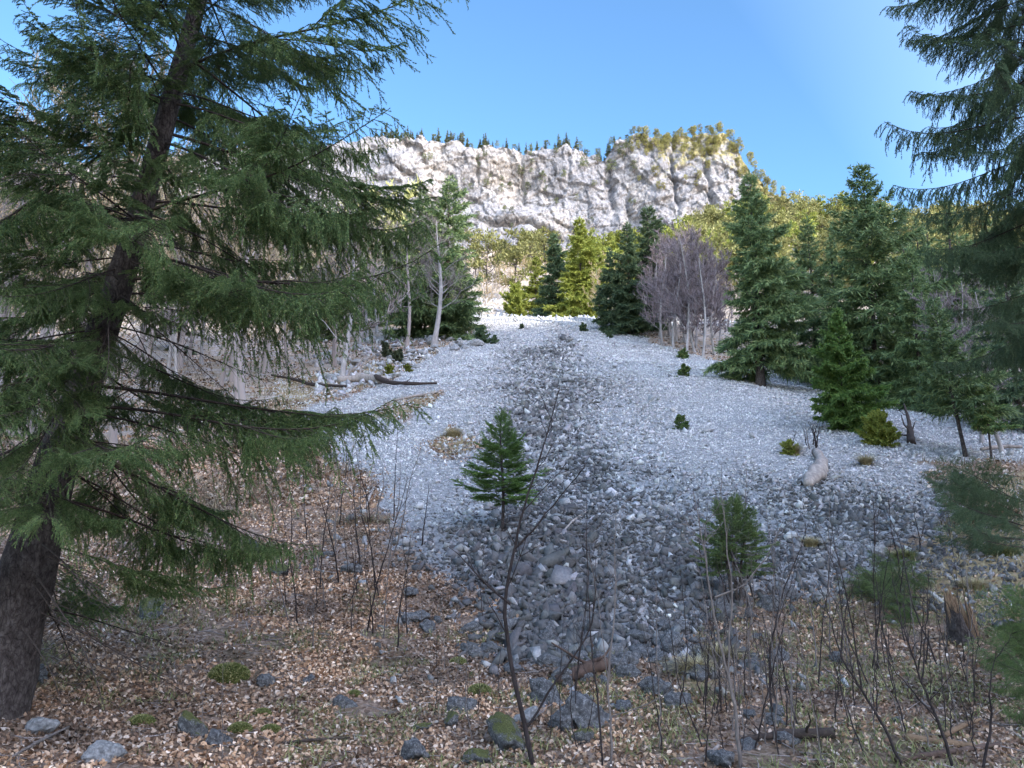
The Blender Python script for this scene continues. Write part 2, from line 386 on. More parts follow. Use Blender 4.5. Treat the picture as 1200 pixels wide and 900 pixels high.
def ground_mat():
    m, nt, b = material('hillside_ground')
    zone = N(nt, 'ShaderNodeAttribute', attribute_name='zone'); sp = N(nt, 'ShaderNodeSeparateColor'); nt.links.new(zone.outputs['Color'], sp.inputs[0])
    fl = noise_tex(nt, 26, 5, .75); fm = noise_tex(nt, 1.3, 6, .65); fs = noise_tex(nt, .12, 5, .6)
    v = N(nt, 'ShaderNodeTexVoronoi'); v.inputs['Scale'].default_value = 22; tc = N(nt, 'ShaderNodeTexCoord'); nt.links.new(tc.outputs['Object'], v.inputs['Vector'])
    v2 = N(nt, 'ShaderNodeTexVoronoi'); v2.inputs['Scale'].default_value = 9; nt.links.new(tc.outputs['Object'], v2.inputs['Vector'])
    litter = mix(nt, .65, ramp(nt, fl, [(.3, (.07, .045, .03)), (.5, (.24, .16, .11)), (.68, (.48, .36, .27))]),
                 ramp(nt, v.outputs['Color'], [(0, (.09, .055, .04)), (.5, (.27, .18, .125)), (1, (.55, .42, .33))]))
    litter = mix(nt, ramp(nt, fm, [(.5, (0, 0, 0)), (.75, (.7, .7, .7))]), litter, (.085, .085, .035))
    grav = mix(nt, .5, ramp(nt, v.outputs['Color'], [(0, (.10, .10, .10)), (.5, (.26, .255, .25)), (1, (.55, .54, .52))]),  # gravel bed, darkened so the gaps between stones look shaded
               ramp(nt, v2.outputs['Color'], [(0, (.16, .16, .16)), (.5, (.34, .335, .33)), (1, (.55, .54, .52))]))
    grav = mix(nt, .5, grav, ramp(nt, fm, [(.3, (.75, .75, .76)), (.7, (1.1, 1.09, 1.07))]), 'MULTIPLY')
    dry = mix(nt, .5, ramp(nt, fl, [(.3, (.16, .11, .06)), (.6, (.36, .27, .15)), (.75, (.52, .42, .26))]), ramp(nt, fm, [(.3, (.20, .13, .08)), (.7, (.42, .34, .18))]))
    far = mix(nt, ramp(nt, fs, [(.4, (0, 0, 0)), (.6, (1, 1, 1))]), (.36, .27, .17), (.44, .35, .22))
    far = mix(nt, .6, far, ramp(nt, fl, [(.35, (.10, .075, .05)), (.55, (.33, .26, .19)), (.7, (.56, .48, .40))]))
    far = mix(nt, ramp(nt, fm, [(.42, (0, 0, 0)), (.62, (1, 1, 1))]), far, (.42, .37, .34))
    c = mix(nt, sp.outputs[2], litter, far)
    c = mix(nt, sp.outputs[1], c, dry)
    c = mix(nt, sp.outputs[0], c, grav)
    nt.links.new(c, b.inputs['Base Color']); b.inputs['Roughness'].default_value = .95; b.inputs['Specular IOR Level'].default_value = .1
    hh = N(nt, 'ShaderNodeMath', operation='ADD'); nt.links.new(fl, hh.inputs[0]); nt.links.new(v2.outputs['Distance'], hh.inputs[1])
    bump(nt, b, hh.outputs[0], 1.0, .06)
    return m
M['ground'] = ground_mat()

# ------------------------------------------------------------------ ground sheet
def sheet():
    t = np.linspace(-1, 1, 441); k = 6.0
    xs = 900 * np.sinh(k * t) / math.sinh(k)
    s = np.linspace(-1, 1, 481); kk = 6.0
    ys = 9 + 620 * np.sinh(kk * s) / math.sinh(kk)
    X, Y = np.meshgrid(xs, ys, indexing='xy')
    Z = zt(X, Y)
    V = np.stack([X, Y, Z], -1).reshape(-1, 3)
    idx = np.arange(X.size).reshape(X.shape)
    q = np.stack([idx[:-1, :-1], idx[:-1, 1:], idx[1:, 1:], idx[1:, :-1]], -1).reshape(-1, 4)
    x, y = X.ravel(), Y.ravel()
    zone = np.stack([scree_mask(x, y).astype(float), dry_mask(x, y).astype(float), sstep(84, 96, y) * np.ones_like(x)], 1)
    left = sstep(22, 34, y) * sstep(-4, -12, x); zone[:, 2] = np.maximum(np.maximum(zone[:, 2], left * .9), sstep(40, 52, y) * sstep(6, 9, x) * .8)
    o = obj('ground', mesh_of('ground', V, q, M['ground'], True, {'zone': zone}))
    tag(o, 'hillside of leaf litter and pale gravel rising to the cliff', 'ground', kind='structure')
sheet()

# ------------------------------------------------------------------ the shading mountain behind the viewer
def mountain_behind():
    m, nt, b = material('wooded_mountain')
    nt.links.new(ramp(nt, noise_tex(nt, .05, 6, .7), [(.35, (.05, .07, .03)), (.65, (.17, .15, .09))]), b.inputs['Base Color']); b.inputs['Roughness'].default_value = .95
    sa, ca = math.sin(SUN_AZ), math.cos(SUN_AZ)
    D = 520.0
    P0 = ground(640, 387); u0 = ca * P0[1] - sa * P0[0]
    ws = np.arange(-420, 420.1, 4.0); us = np.linspace(-1, 1, 41)
    crest = P0[2] + (u0 + D) * math.tan(SUN_EL)
    Wd, U = np.meshgrid(ws, us)
    w0 = ca * P0[0] + sa * P0[1]
    H = crest + 9 * sstep(6, 26, np.abs(Wd - w0 - 2)) - 5 * sstep(-18, -50, Wd - w0) + 6 * fbm(Wd / 30, Wd * 0 + 3.3, 71, 3) * sstep(10, 40, np.abs(Wd - w0)) - 90 * sstep(230, 420, np.abs(Wd))
    sh = np.exp(-(U * 2.0) ** 2) - math.exp(-4)
    sh = sh / sh.max()
    Zm = -14 + (H + 14) * sh + fbm(Wd / 40, U * 6, 77, 4) * 8 * (1 - np.abs(sh - .5) * 2)
    UU = -D + U * 330
    # u = ca*y - sa*x ; w = ca*x + sa*y
    X = ca * Wd - sa * UU; Y = ca * UU + sa * Wd
    V = np.stack([X, Y, Zm - 2], -1).reshape(-1, 3)
    idx = np.arange(X.size).reshape(X.shape)
    q = np.stack([idx[:-1, :-1], idx[:-1, 1:], idx[1:, 1:], idx[1:, :-1]], -1).reshape(-1, 4)
    o = obj('mountain', mesh_of('mountain', V, q, m, True)); tag(o, 'wooded mountain behind the viewer that shades the scree', 'mountain', kind='structure')
mountain_behind()

# ------------------------------------------------------------------ cliff
YC = 400.0
_top = [(-420, 215), (-200, 200), (0, 190), (200, 178), (330, 160), (440, 154), (470, 157), (485, 158), (512, 157), (520, 160), (545, 161), (555, 166), (572, 163), (600, 166), (612, 171), (640, 168),
        (668, 164), (690, 168), (712, 176), (724, 160), (738, 160), (744, 152), (757, 151), (768, 158), (780, 160), (800, 154), (830, 151), (852, 150), (866, 160), (876, 178), (888, 200),
        (912, 222), (950, 246), (1000, 262), (1060, 285)]
_tp = np.array([at_y(u, v, YC) for u, v in _top])
def cliff_top(x): return np.interp(x, _tp[:, 0], _tp[:, 2])
NX, NZ = 760, 210
cx = np.linspace(_tp[0, 0], _tp[-1, 0], 300)
cx = np.unique(np.concatenate([np.linspace(_tp[0, 0], -95, 120), np.linspace(-95, 160, NX - 180), np.linspace(160, _tp[-1, 0], 60)]))
NX = len(cx)
ZB = 96.0
def cliff_surface():
    ct = cliff_top(cx) + fbm(cx / 5, cx * 0, 81, 3) * 2.0
    T = np.linspace(0, 1, NZ)
    Zg = ZB + (ct[None, :] - ZB) * T[:, None]
    Xg = np.broadcast_to(cx[None, :], Zg.shape)
    D = np.zeros_like(Zg)
    for j in range(NX):
        x = float(cx[j]); dense = -110 < x < 175
        for i in range(NZ):
            z = float(Zg[i, j])
            a = mnoise.fractal(Vector((x / 52 + 3.1, z / 75, 1.7)), 1.0, 2.1, 3)
            if dense:
                q = x + (z - 150) * .45
                b1 = mnoise.ridged_multi_fractal(Vector((q / 26, z / 70, 5.2)), 1.0, 2.2, 5, 1.0, 2.0)
                c1 = mnoise.fractal(Vector(((x + z * .5) / 11.0, (z - x * .3) / 8.0, 9.4)), 0.7, 2.3, 5)
                w1 = x + 6 * mnoise.noise(Vector((x / 18, z / 18, 2)))
                cl = mnoise.cell(Vector(((w1 + z * .35) / 11.0, (z + w1 * .35) / 9.0, 3.3)))
                w2 = x + 2.5 * mnoise.noise(Vector((x / 7, z / 7, 8))); z2 = z + 2.5 * mnoise.noise(Vector((x / 6, z / 6, 12)))
                cl2 = mnoise.cell(Vector((w2 / 5.5 + z / 18, (z2 - x * .35) / 4.0, 7.1))); cl3 = mnoise.cell(Vector((w2 / 1.7, (z2 + x * .5) / 2.4, 1.9)))
                ld = mnoise.noise(Vector((x / 60 - 2, (z - x * .22) / 5.0, 3.3)))
                fade = max(0.0, min(1.0, (x + 110) / 40, (175 - x) / 40))
            else: b1 = 1.0; c1 = 0; cl = 0; cl2 = 0; cl3 = 0; ld = 0; fade = 0
            D[i, j] = a * (11 - 5 * fade) + ((b1 - 1.2) * -1.1 + c1 * 1.4 + cl * 1.8 + cl2 * 1.0 + cl3 * .4 + (1.0 if ld > .2 else 0)) * fade
    # gullies and the dark undercut ledge low in the middle
    for (u, v, w, dep) in ((716, 205, 1.6, 5), (736, 262, 2.6, 6), (789, 205, 1.0, 6), (612, 185, 1.0, 3), (690, 290, 3, 5), (745, 285, 2, 6), (668, 175, .8, 3), (560, 180, .8, 3), (830, 215, 1.2, 5)):
        p = at_y(u, v, YC); D += .65 * dep * np.exp(-((Xg - p[0] + fbm(Zg / 9, Zg * 0, 83, 2) * 3) / w) ** 2) * np.exp(-((Zg - p[2]) / 20) ** 2)
    px, pz = px_of(np.stack([Xg, np.full_like(Xg, YC), Zg], -1))
    ledge = np.interp(px, [540, 585, 620, 660, 700], [250, 262, 258, 282, 292]) + 3 * fbm(px / 14, px * 0, 85, 2)
    m = np.exp(-((px - 615) / 62) ** 4)
    D += m * (7 * np.exp(-((pz - ledge - 3) / 5.5) ** 2) - 6 * sstep(-2, 16, pz - ledge) * 1.0)
    D += (1 - T)[:, None] * -10 + 8 * T[:, None]
    shade = sstep(470, 560, px) * sstep(700, 620, px)
    D += shade * 9 * sstep(175, 215, pz) * sstep(255, 225, pz) * 0.8
    return Xg, YC + D, Zg, ct
CX, CY, CZ, CT = cliff_surface()
def cliff_at(u, v):
    y = YC
    for _ in range(6):
        p = at_y(u, v, y)
        j = int(np.clip(np.searchsorted(cx, p[0]), 0, NX - 1)); i = int(np.clip((p[2] - ZB) / (CT[j] - ZB) * (NZ - 1), 0, NZ - 1))
        y = float(CY[i, j])
    p = at_y(u, v, y); return p
def cliff():
    m, nt, b = material('limestone_cliff')
    tc = N(nt, 'ShaderNodeTexCoord'); mp = N(nt, 'ShaderNodeMapping'); mp.inputs['Scale'].default_value = (1, 1, .75); mp.inputs['Rotation'].default_value = (0, R(18), 0)
    nt.links.new(tc.outputs['Object'], mp.inputs[0])
    f1 = noise_tex(nt, .06, 6, .6, vec=mp.outputs[0]); f2 = noise_tex(nt, .5, 8, .75, vec=mp.outputs[0]); f3 = noise_tex(nt, 2.2, 5, .7)
    c = ramp(nt, f1, [(.35, (.21, .213, .225)), (.5, (.27, .267, .272)), (.65, (.31, .306, .308))])
    c = mix(nt, .85, c, ramp(nt, f2, [(.37, (.46, .46, .49)), (.46, (.84, .84, .85)), (.6, (1.12, 1.11, 1.10))]), 'MULTIPLY')
    c = mix(nt, .4, c, ramp(nt, f3, [(.33, (.5, .5, .5)), (.6, (1.15, 1.14, 1.12))]), 'MULTIPLY')
    # joints and cracks: two voronoi nets on warped coordinates
    for sc_, st, w0, w1, dk in ((.075, .45, .0, .045, .42), (.21, .6, .0, .06, .58)):
        mp2 = N(nt, 'ShaderNodeMapping'); mp2.inputs['Scale'].default_value = (1, .6, st); mp2.inputs['Rotation'].default_value = (0, R(24), 0)
        nz2 = N(nt, 'ShaderNodeTexNoise'); nz2.inputs['Scale'].default_value = .12; nz2.inputs['Detail'].default_value = 5; nt.links.new(tc.outputs['Object'], nz2.inputs['Vector'])
        wv = N(nt, 'ShaderNodeVectorMath', operation='MULTIPLY_ADD'); nt.links.new(nz2.outputs['Color'], wv.inputs[0]); wv.inputs[1].default_value = (14, 14, 14); nt.links.new(tc.outputs['Object'], wv.inputs[2])
        nt.links.new(wv.outputs[0], mp2.inputs[0])
        vo = N(nt, 'ShaderNodeTexVoronoi', feature='DISTANCE_TO_EDGE'); vo.inputs['Scale'].default_value = sc_; nt.links.new(mp2.outputs[0], vo.inputs['Vector'])
        c = mix(nt, .8, c, ramp(nt, vo.outputs['Distance'], [(w0, (dk, dk, dk)), (w1, (1, 1, 1))]), 'MULTIPLY')
    # big patches of bluish grey against paler, warmer rock
    fw = noise_tex(nt, .035, 5, .65)
    c = mix(nt, .8, c, ramp(nt, fw, [(.42, (.70, .73, .80)), (.52, (.90, .91, .94)), (.64, (1.12, 1.08, 1.03))]), 'MULTIPLY')
    veg = N(nt, 'ShaderNodeAttribute', attribute_name='veg')
    vg = N(nt, 'ShaderNodeSeparateColor'); nt.links.new(veg.outputs['Color'], vg.inputs[0])
    f4 = noise_tex(nt, .16, 9, .8)
    ad = N(nt, 'ShaderNodeMath', operation='ADD'); nt.links.new(f4, ad.inputs[0]); nt.links.new(vg.outputs[0], ad.inputs[1])
    mr = N(nt, 'ShaderNodeMapRange'); mr.inputs['From Min'].default_value = .72; mr.inputs['From Max'].default_value = .84; nt.links.new(ad.outputs[0], mr.inputs[0])
    c = mix(nt, mr.outputs[0], c, ramp(nt, f3, [(.3, (.10, .10, .045)), (.7, (.27, .24, .12))]))
    nt.links.new(c, b.inputs['Base Color']); b.inputs['Roughness'].default_value = .95; b.inputs['Specular IOR Level'].default_value = .1
    bump(nt, b, f2, .8, 1.4)
    V = np.stack([CX, CY, CZ], -1)
    back = []
    for k, (dy, dz) in enumerate(((2, .4), (6, 1.0), (14, 1.6), (30, 2.5), (70, 3), (160, -4))):
        back.append(np.stack([cx, CY[-1] * 0 + np.maximum(CY[-1] + dy, YC + dy - 6), CT + dz + fbm(cx / 9, np.full_like(cx, k * 3.1), 87, 3) * 1.0], -1)[None])
    V = np.concatenate([V] + back, 0)
    n0, n1 = V.shape[:2]
    idx = np.arange(n0 * n1).reshape(n0, n1)
    q = np.stack([idx[:-1, :-1], idx[:-1, 1:], idx[1:, 1:], idx[1:, :-1]], -1).reshape(-1, 4)
    nz = np.gradient(V[..., 1], axis=0) / np.maximum(np.gradient(V[..., 2], axis=0), .05)
    px, pv = px_of(V)
    vegm = np.clip(nz * .035, 0, .22) + .27 * sstep(700, 790, px) * sstep(245, 175, pv) + .34 * sstep(855, 895, px) + .22 * sstep(262, 300, pv) * sstep(560, 500, px)
    vegm = vegm + .15 * sstep(700, 760, px) * sstep(230, 275, pv)
    vegm[NZ + 1:] = .6
    o = obj('cliff', mesh_of('cliff', V.reshape(-1, 3), q, m, False, {'veg': vegm.reshape(-1)}))
    tag(o, 'pale limestone cliff across the head of the valley', 'cliff', kind='structure')
cliff()

# ------------------------------------------------------------------ stones of the scree (nobody could count them)
def hull_templates(n, pts, seed):
    out = []; rg = np.random.default_rng(seed)
    for i in range(n):
        p = nrm(rg.normal(size=(pts, 3))) * rg.uniform(.6, 1.15, (pts, 1)) * np.array([1.1, rg.uniform(.5, .95), rg.uniform(.32, .7)])
        bm = bmesh.new()
        for q in p: bm.verts.new(q)
        r = bmesh.ops.convex_hull(bm, input=bm.verts)
        bmesh.ops.delete(bm, geom=[v for v in bm.verts if not v.link_faces], context='VERTS')
        bm.verts.index_update()
        V = np.array([v.co[:] for v in bm.verts]); Fc = np.array([[v.index for v in f.verts] for f in bm.faces if len(f.verts) == 3])
        bm.free(); out.append((V, Fc))
    return out
def rand_rot(n, rg, tilt=1.0):
    q = rg.normal(size=(n, 4)) * np.array([1, tilt, tilt, 1]); q /= np.linalg.norm(q, axis=1, keepdims=True)
    w, x, y, z = q.T
    return np.stack([np.stack([1 - 2 * (y * y + z * z), 2 * (x * y - z * w), 2 * (x * z + y * w)], -1),
                     np.stack([2 * (x * y + z * w), 1 - 2 * (x * x + z * z), 2 * (y * z - x * w)], -1),
                     np.stack([2 * (x * z - y * w), 2 * (y * z + x * w), 1 - 2 * (x * x + y * y)], -1)], 1)
def scatter(templ, P, S, Rm, tone, rg):
    Vs, Fs, Cs = [], [], []; off = 0
    pick = rg.integers(0, len(templ), len(P))
    for k, (V, Fc) in enumerate(templ):
        s = np.where(pick == k)[0]
        if not len(s): continue
        W_ = np.einsum('nij,vj->nvi', Rm[s], V) * S[s][:, None, None] + P[s][:, None, :]
        Fk = Fc[None] + (np.arange(len(s)) * len(V))[:, None, None] + off
        Vs.append(W_.reshape(-1, 3)); Fs.append(Fk.reshape(-1, Fc.shape[1])); Cs.append(np.repeat(tone[s], len(V), 0)); off += len(s) * len(V)
    return np.concatenate(Vs), np.concatenate(Fs), np.concatenate(Cs)

def scree_stones():
    rg = np.random.default_rng(21)
    Ps, Ss, Ts = [], [], []
    bands = [9.5, 13, 17, 22, 28, 36, 46, 58, 72, 96]
    for y0, y1 in zip(bands[:-1], bands[1:]):
        ym = (y0 + y1) / 2
        s0 = .0185 + .00076 * ym
        xw = 2 + ym * .75
        A = (y1 - y0) * 2 * xw
        n = int(A * 0.66 / (s0 * s0 * 3.2))
        x = rg.uniform(-xw, xw, n); y = rg.uniform(y0, y1, n)
        u = 600 + F * x / (y * .99)
        k = scree_mask(x + rg.normal(0, .25 + .006 * ym, n), y + rg.normal(0, .35 + .012 * ym, n)) | (dry_mask(x, y) & (fbm(x / .8, y / 1.2, 58, 3) + .1 > rg.uniform(-.6, .8, n))); k &= (u > -60) & (u < 1260)
        x, y = x[k], y[k]
        c = np.clip(chan(x, y) + .7 * chan2(x, y) + .6 * sstep(17, 12, y), 0, 1.2)
        pt = .55 * vn(x / 1.1, y / 8, 61) + .45 * vn(x / 2.6, y / 5, 62)
        thin = rg.uniform(size=len(x)) < np.where(c > .3, .62, .85 + .15 * pt)
        x, y, c = x[thin], y[thin], c[thin]
        sz = s0 * np.exp(rg.normal(0, .38, len(x))) * (1 + 1.5 * c) * (.62 + .8 * pt[thin])
        tone = np.clip(rg.normal(.87, .13 + .13 * sstep(32, 14, y) + .08 * np.minimum(c, 1), len(x)) - .60 * np.minimum(c, 1) - .50 * sstep(27, 13, y) * (.6 + .8 * vn(x / 1.6, y / 1.6, 67)) - (pt[thin] - .5) * .45, .16, 1.35)
        Ps.append(np.stack([x, y, zt(x, y) + sz * .22], -1)); Ss.append(sz); Ts.append(tone)
    # loose larger blocks, dark and mostly in the channel and at its foot
    n = 5200
    x = rg.uniform(-14, 16, n); y = 10 + 62 * rg.uniform(size=n) ** 2.0
    c = np.clip(chan(x, y) + chan2(x, y) * .8, 0, 1)
    k = scree_mask(x, y) & (rg.uniform(size=n) < .025 + .8 * c)
    x, y, c = x[k], y[k], c[k]
    sz = rg.uniform(.10, .24, len(x)) * (.65 + .012 * y)
    Ps.append(np.stack([x, y, zt(x, y) + sz * .2], -1)); Ss.append(sz); Ts.append(np.clip(rg.normal(.58, .17, len(x)) - .25 * sstep(20, 13, y), .15, 1.1))
    # stones strayed into the litter round the foot of the scree
    n = 2600
    x = rg.uniform(-9, 9, n); y = rg.uniform(6.5, 26, n)
    near = fbm(x / 1.6, y / 1.6, 91, 3)
    m = ~scree_mask(x, y)
    d = np.zeros(n, bool)
    for dx, dy in ((.8, 0), (-.8, 0), (0, 1.0), (1.5, 1.5), (-1.4, 1.4), (0, 2.0)): d |= scree_mask(x + dx, y + dy)
    k = m & d & (near > -.25)
    x, y = x[k], y[k]; sz = rg.uniform(.03, .11, len(x)) * np.where(rg.uniform(size=len(x)) < .1, 1.6, 1)
    Ps.append(np.stack([x, y, zt(x, y) + sz * .15], -1)); Ss.append(sz); Ts.append(np.clip(rg.normal(.36, .13, len(x)), .15, .8))
    # rubble below the trees on the left and on the sunlit top
    n = 5000
    x = rg.uniform(-26, 2, n); y = rg.uniform(38, 70, n)
    u, v = px_of(np.stack([x, y, zt(x, y)], -1))
    k = (fbm(x / 3, y / 4, 93, 3) > -.05) & (u > 370) & (u < 560) & ~scree_mask(x, y)
    x, y = x[k], y[k]; sz = rg.uniform(.08, .4, len(x)) * rg.uniform(.5, 1.3, len(x))
    Ps.append(np.stack([x, y, zt(x, y) + sz * .2], -1)); Ss.append(sz); Ts.append(np.clip(rg.normal(.62, .15, len(x)), .3, 1.0))
    n = 2500
    x = rg.uniform(-25, 28, n); y = rg.uniform(84, 150, n); sz = rg.uniform(.15, .7, n)
    Ps.append(np.stack([x, y, zt(x, y) + sz * .1], -1)); Ss.append(sz); Ts.append(np.clip(rg.normal(.8, .12, n), .4, 1.2))
    P = np.concatenate(Ps); S = np.concatenate(Ss); T = np.concatenate(Ts)
    tone = T[:, None] * (1 + rg.normal(0, .02, (len(T), 3)) + np.array([[.012, 0, -.012]]))
    near = P[:, 1] < 20
    tn, tf = hull_templates(40, 9, 5), hull_templates(30, 8, 6)
    for nm, tpl, kk in (('near', tn, near), ('far', tf, ~near)): pass
    a = scatter(tn, P[near], S[near], rand_rot(near.sum(), rg, .8), tone[near], rg)
    b = scatter(tf, P[~near], S[~near], rand_rot((~near).sum(), rg, .8), tone[~near], rg)
    V = np.concatenate([a[0], b[0]]); Fc = np.concatenate([a[1], b[1] + len(a[0])]); C_ = np.concatenate([a[2], b[2]])
    o = obj('scree_gravel', mesh_of('scree_gravel', V, Fc, M['stone'], False, {'tone': C_}))
    tag(o, 'loose grey white limestone scree filling the open slope', 'scree', kind='stuff')
    print('stones', len(P), 'tris', len(Fc))
scree_stones()

# ------------------------------------------------------------------ leaf litter, grass
def leaf_litter():
    rg = np.random.default_rng(33)
    Ps = []; Ss = []
    for (x0, x1, y0, y1, dens) in ((-6, 7, 5.0, 9, 1250), (-9, 9, 9, 14, 900), (-13, 6, 14, 26, 330)):
        n = int((x1 - x0) * (y1 - y0) * dens); x = rg.uniform(x0, x1, n); y = rg.uniform(y0, y1, n)
        u, v = px_of(np.stack([x, y, zt(x, y)], -1))
        k = ~scree_mask(x + rg.normal(0, .3, n), y + rg.normal(0, .4, n)) & (u > -40) & (u < 1240) & (v < 930) & (fbm(x / .8, y / .8, 35, 3) + .45 > rg.uniform(-.5, .6, n))
        k &= fbm(x / .75, y / .75, 39, 3) < .52; k &= ~dry_mask(x, y) | (rg.uniform(size=n) < .25)
        right = sstep(640, 800, u); k &= rg.uniform(size=n) > right * .4
        x, y = x[k], y[k]; Ps.append(np.stack([x, y, zt(x, y) + rg.uniform(.004, .03, len(x))], -1)); Ss.append(rg.uniform(.015, .030, len(x)) * (1 + .035 * (y - 8)))
    P = np.concatenate(Ps); S = np.concatenate(Ss); n = len(P)
    # folded oval leaf: midrib of three points, two halves raised
    tpl = []
    for f in (.25, .5, -.3):
        tpl.append((np.array([[-1, 0, 0], [-.3, .62, f], [.45, .5, f * .7], [1.05, 0, .12], [.45, -.5, f * .8], [-.3, -.62, f * .9], [0, 0, -.02]]),
                    np.array([[0, 6, 1], [1, 6, 2], [2, 6, 3], [3, 6, 4], [4, 6, 5], [5, 6, 0]])))
    d = fbm(P[:, 0] / 1.1, P[:, 1] / 1.1, 37, 4); f = fbm(P[:, 0] / .35, P[:, 1] / .35, 38, 2)
    tn = np.clip(.96 + .8 * d + .35 * f, .35, 1.35)[:, None] * (1 + np.array([[.04, 0, -.06]]) * d[:, None] * 2)
    V, Fc, T = scatter(tpl, P, S, rand_rot(n, rg, .55), tn, rg)
    o = obj('dead_leaves', mesh_of('dead_leaves', V, Fc, M['leaf'], False, {'tone': T})); tag(o, 'fallen brown beech leaves covering the foreground', 'dead leaves', kind='stuff')
leaf_litter()

def litter_sticks():
    rg = np.random.default_rng(36); n = 2600; x = rg.uniform(-8, 8, n); y = rg.uniform(5.5, 16, n)
    k = ~scree_mask(x, y) | (rg.uniform(size=n) < .04); x, y = x[k], y[k]; n = len(x)
    a = rg.uniform(0, 6.28, n); L = rg.uniform(.05, .32, n) * np.where(rg.uniform(size=n) < .08, 2.2, 1); t = np.linspace(-.5, .5, 4)
    X = x[:, None] + np.cos(a)[:, None] * L[:, None] * t + rg.normal(size=(n, 4)) * .008; Y = y[:, None] + np.sin(a)[:, None] * L[:, None] * t + rg.normal(size=(n, 4)) * .008
    P = np.stack([X, Y, zt(X, Y) + .022 + rg.uniform(-.5, .5, n)[:, None] * t * L[:, None] * .25], -1)
    V, q = tubes(P, rg.uniform(.0025, .006, n)[:, None] * np.array([[1, .95, .8, .5]]), 4)
    o = obj('litter_sticks', mesh_of('litter_sticks', V, q, M['greytwig'])); tag(o, 'broken dry twigs strewn over the dead leaves', 'sticks', kind='stuff')
litter_sticks()

def blades(P, H, lean, rg, w=.006, seg=3):
    n = len(P); az = rg.uniform(0, 2 * math.pi, n); d = np.stack([np.cos(az), np.sin(az), 0 * az], -1)
    t = np.linspace(0, 1, seg + 1)
    ax = P[:, None] + (d * (H * lean)[:, None])[:, None] * (t ** 1.7)[None, :, None] + np.array([0, 0, 1.]) * (H[:, None] * (t[None] - lean[:, None] * .45 * t[None] ** 2))[..., None]
    sd = np.stack([-d[:, 1], d[:, 0], 0 * az], -1)
    ww = (w * (1 - t * .85))[None, :, None] * rg.uniform(.6, 1.3, n)[:, None, None]
    V = np.stack([ax - sd[:, None] * ww, ax + sd[:, None] * ww], 2)
    idx = np.arange(n * (seg + 1) * 2).reshape(n, seg + 1, 2)
    q = np.stack([idx[:, :-1, 0], idx[:, :-1, 1], idx[:, 1:, 1], idx[:, 1:, 0]], -1).reshape(-1, 4)
    return V.reshape(-1, 3), q
def grass():
    rg = np.random.default_rng(44)
    n = 130000; x = rg.uniform(-16, 20, n); y = rg.uniform(6, 46, n)
    k = dry_mask(x, y) & (fbm(x / .7, y / .7, 45, 3) > -.2); x, y = x[k], y[k]
    P = np.stack([x, y, zt(x, y) - .01], -1); n = len(P)
    V, q = blades(P, rg.uniform(.08, .30, n), rg.uniform(.5, 1.4, n), rg, .007)
    o = obj('dry_grass', mesh_of('dry_grass', V, q, M['drygrass'])); tag(o, 'dry straw coloured grass in patches beside the scree', 'grass', kind='stuff')
    n = 60000; x = rg.uniform(-6, 9, n); y = rg.uniform(5.5, 13, n)
    k = ~scree_mask(x, y) & (fbm(x / .55, y / .55, 46, 3) > .20 - .35 * sstep(1, 4, x)); x, y = x[k], y[k]
    P = np.stack([x, y, zt(x, y) - .01], -1); n = len(P)
    V, q = blades(P, rg.uniform(.05, .16, n), rg.uniform(.5, 1.3, n), rg, .006)
    o = obj('green_grass', mesh_of('green_grass', V, q, M['greengrass'])); tag(o, 'short yellow green grass and moss among the dead leaves', 'grass', kind='stuff')
grass()

def undergrowth():
    rg = np.random.default_rng(48); n = 150000
    y = 17 + 83 * rg.uniform(size=n) ** 1.6; x = rg.uniform(-1, 1, n) * (4 + .78 * y)
    u, v = px_of(np.stack([x, y, zt(x, y)], -1))
    k = ~scree_mask(x, y) & (u > -30) & (u < 1230) & (fbm(x / 2.2, y / 2.2, 49, 3) > -.12) & (y < 84)
    x, y = x[k], y[k]; n = len(x); P = np.stack([x, y, zt(x, y) - .02], -1)
    V, q = blades(P, rg.uniform(.10, .42, n) * (1 + .4 * (rg.uniform(size=n) < .1)), rg.uniform(.4, 1.5, n), rg, .012)
    o = obj('dry_undergrowth', mesh_of('dry_undergrowth', V, q, M['under'])); tag(o, 'low brown dry undergrowth below the trees around the scree', 'undergrowth', kind='stuff')
    # coarse leaf patches and small rubble farther off
    n = 52000; y = 18 + 52 * rg.uniform(size=n) ** 1.4; x = rg.uniform(-1, 1, n) * (4 + .78 * y)
    k = ~scree_mask(x, y) & (fbm(x / 1.8, y / 1.8, 50, 3) > -.25); x, y = x[k], y[k]; n = len(x)
    tpl = [(np.array([[-1, 0, 0], [0, .6, .3], [1, 0, .1], [0, -.6, .35]]), np.array([[0, 1, 2], [0, 2, 3]]))]
    P = np.stack([x, y, zt(x, y) + .03], -1); tn = np.clip(.85 + .6 * fbm(x / 3, y / 3, 56, 3), .4, 1.2)[:, None] * np.ones((1, 3))
    V, Fc, T = scatter(tpl, P, rg.uniform(.05, .11, n) * (.7 + .012 * y), rand_rot(n, rg, .5), tn, rg)
    o = obj('far_leaf_litter', mesh_of('far_leaf_litter', V, Fc, M['leaf'], False, {'tone': T})); tag(o, 'brown fallen leaves under the trees around the scree', 'dead leaves', kind='stuff')
undergrowth()

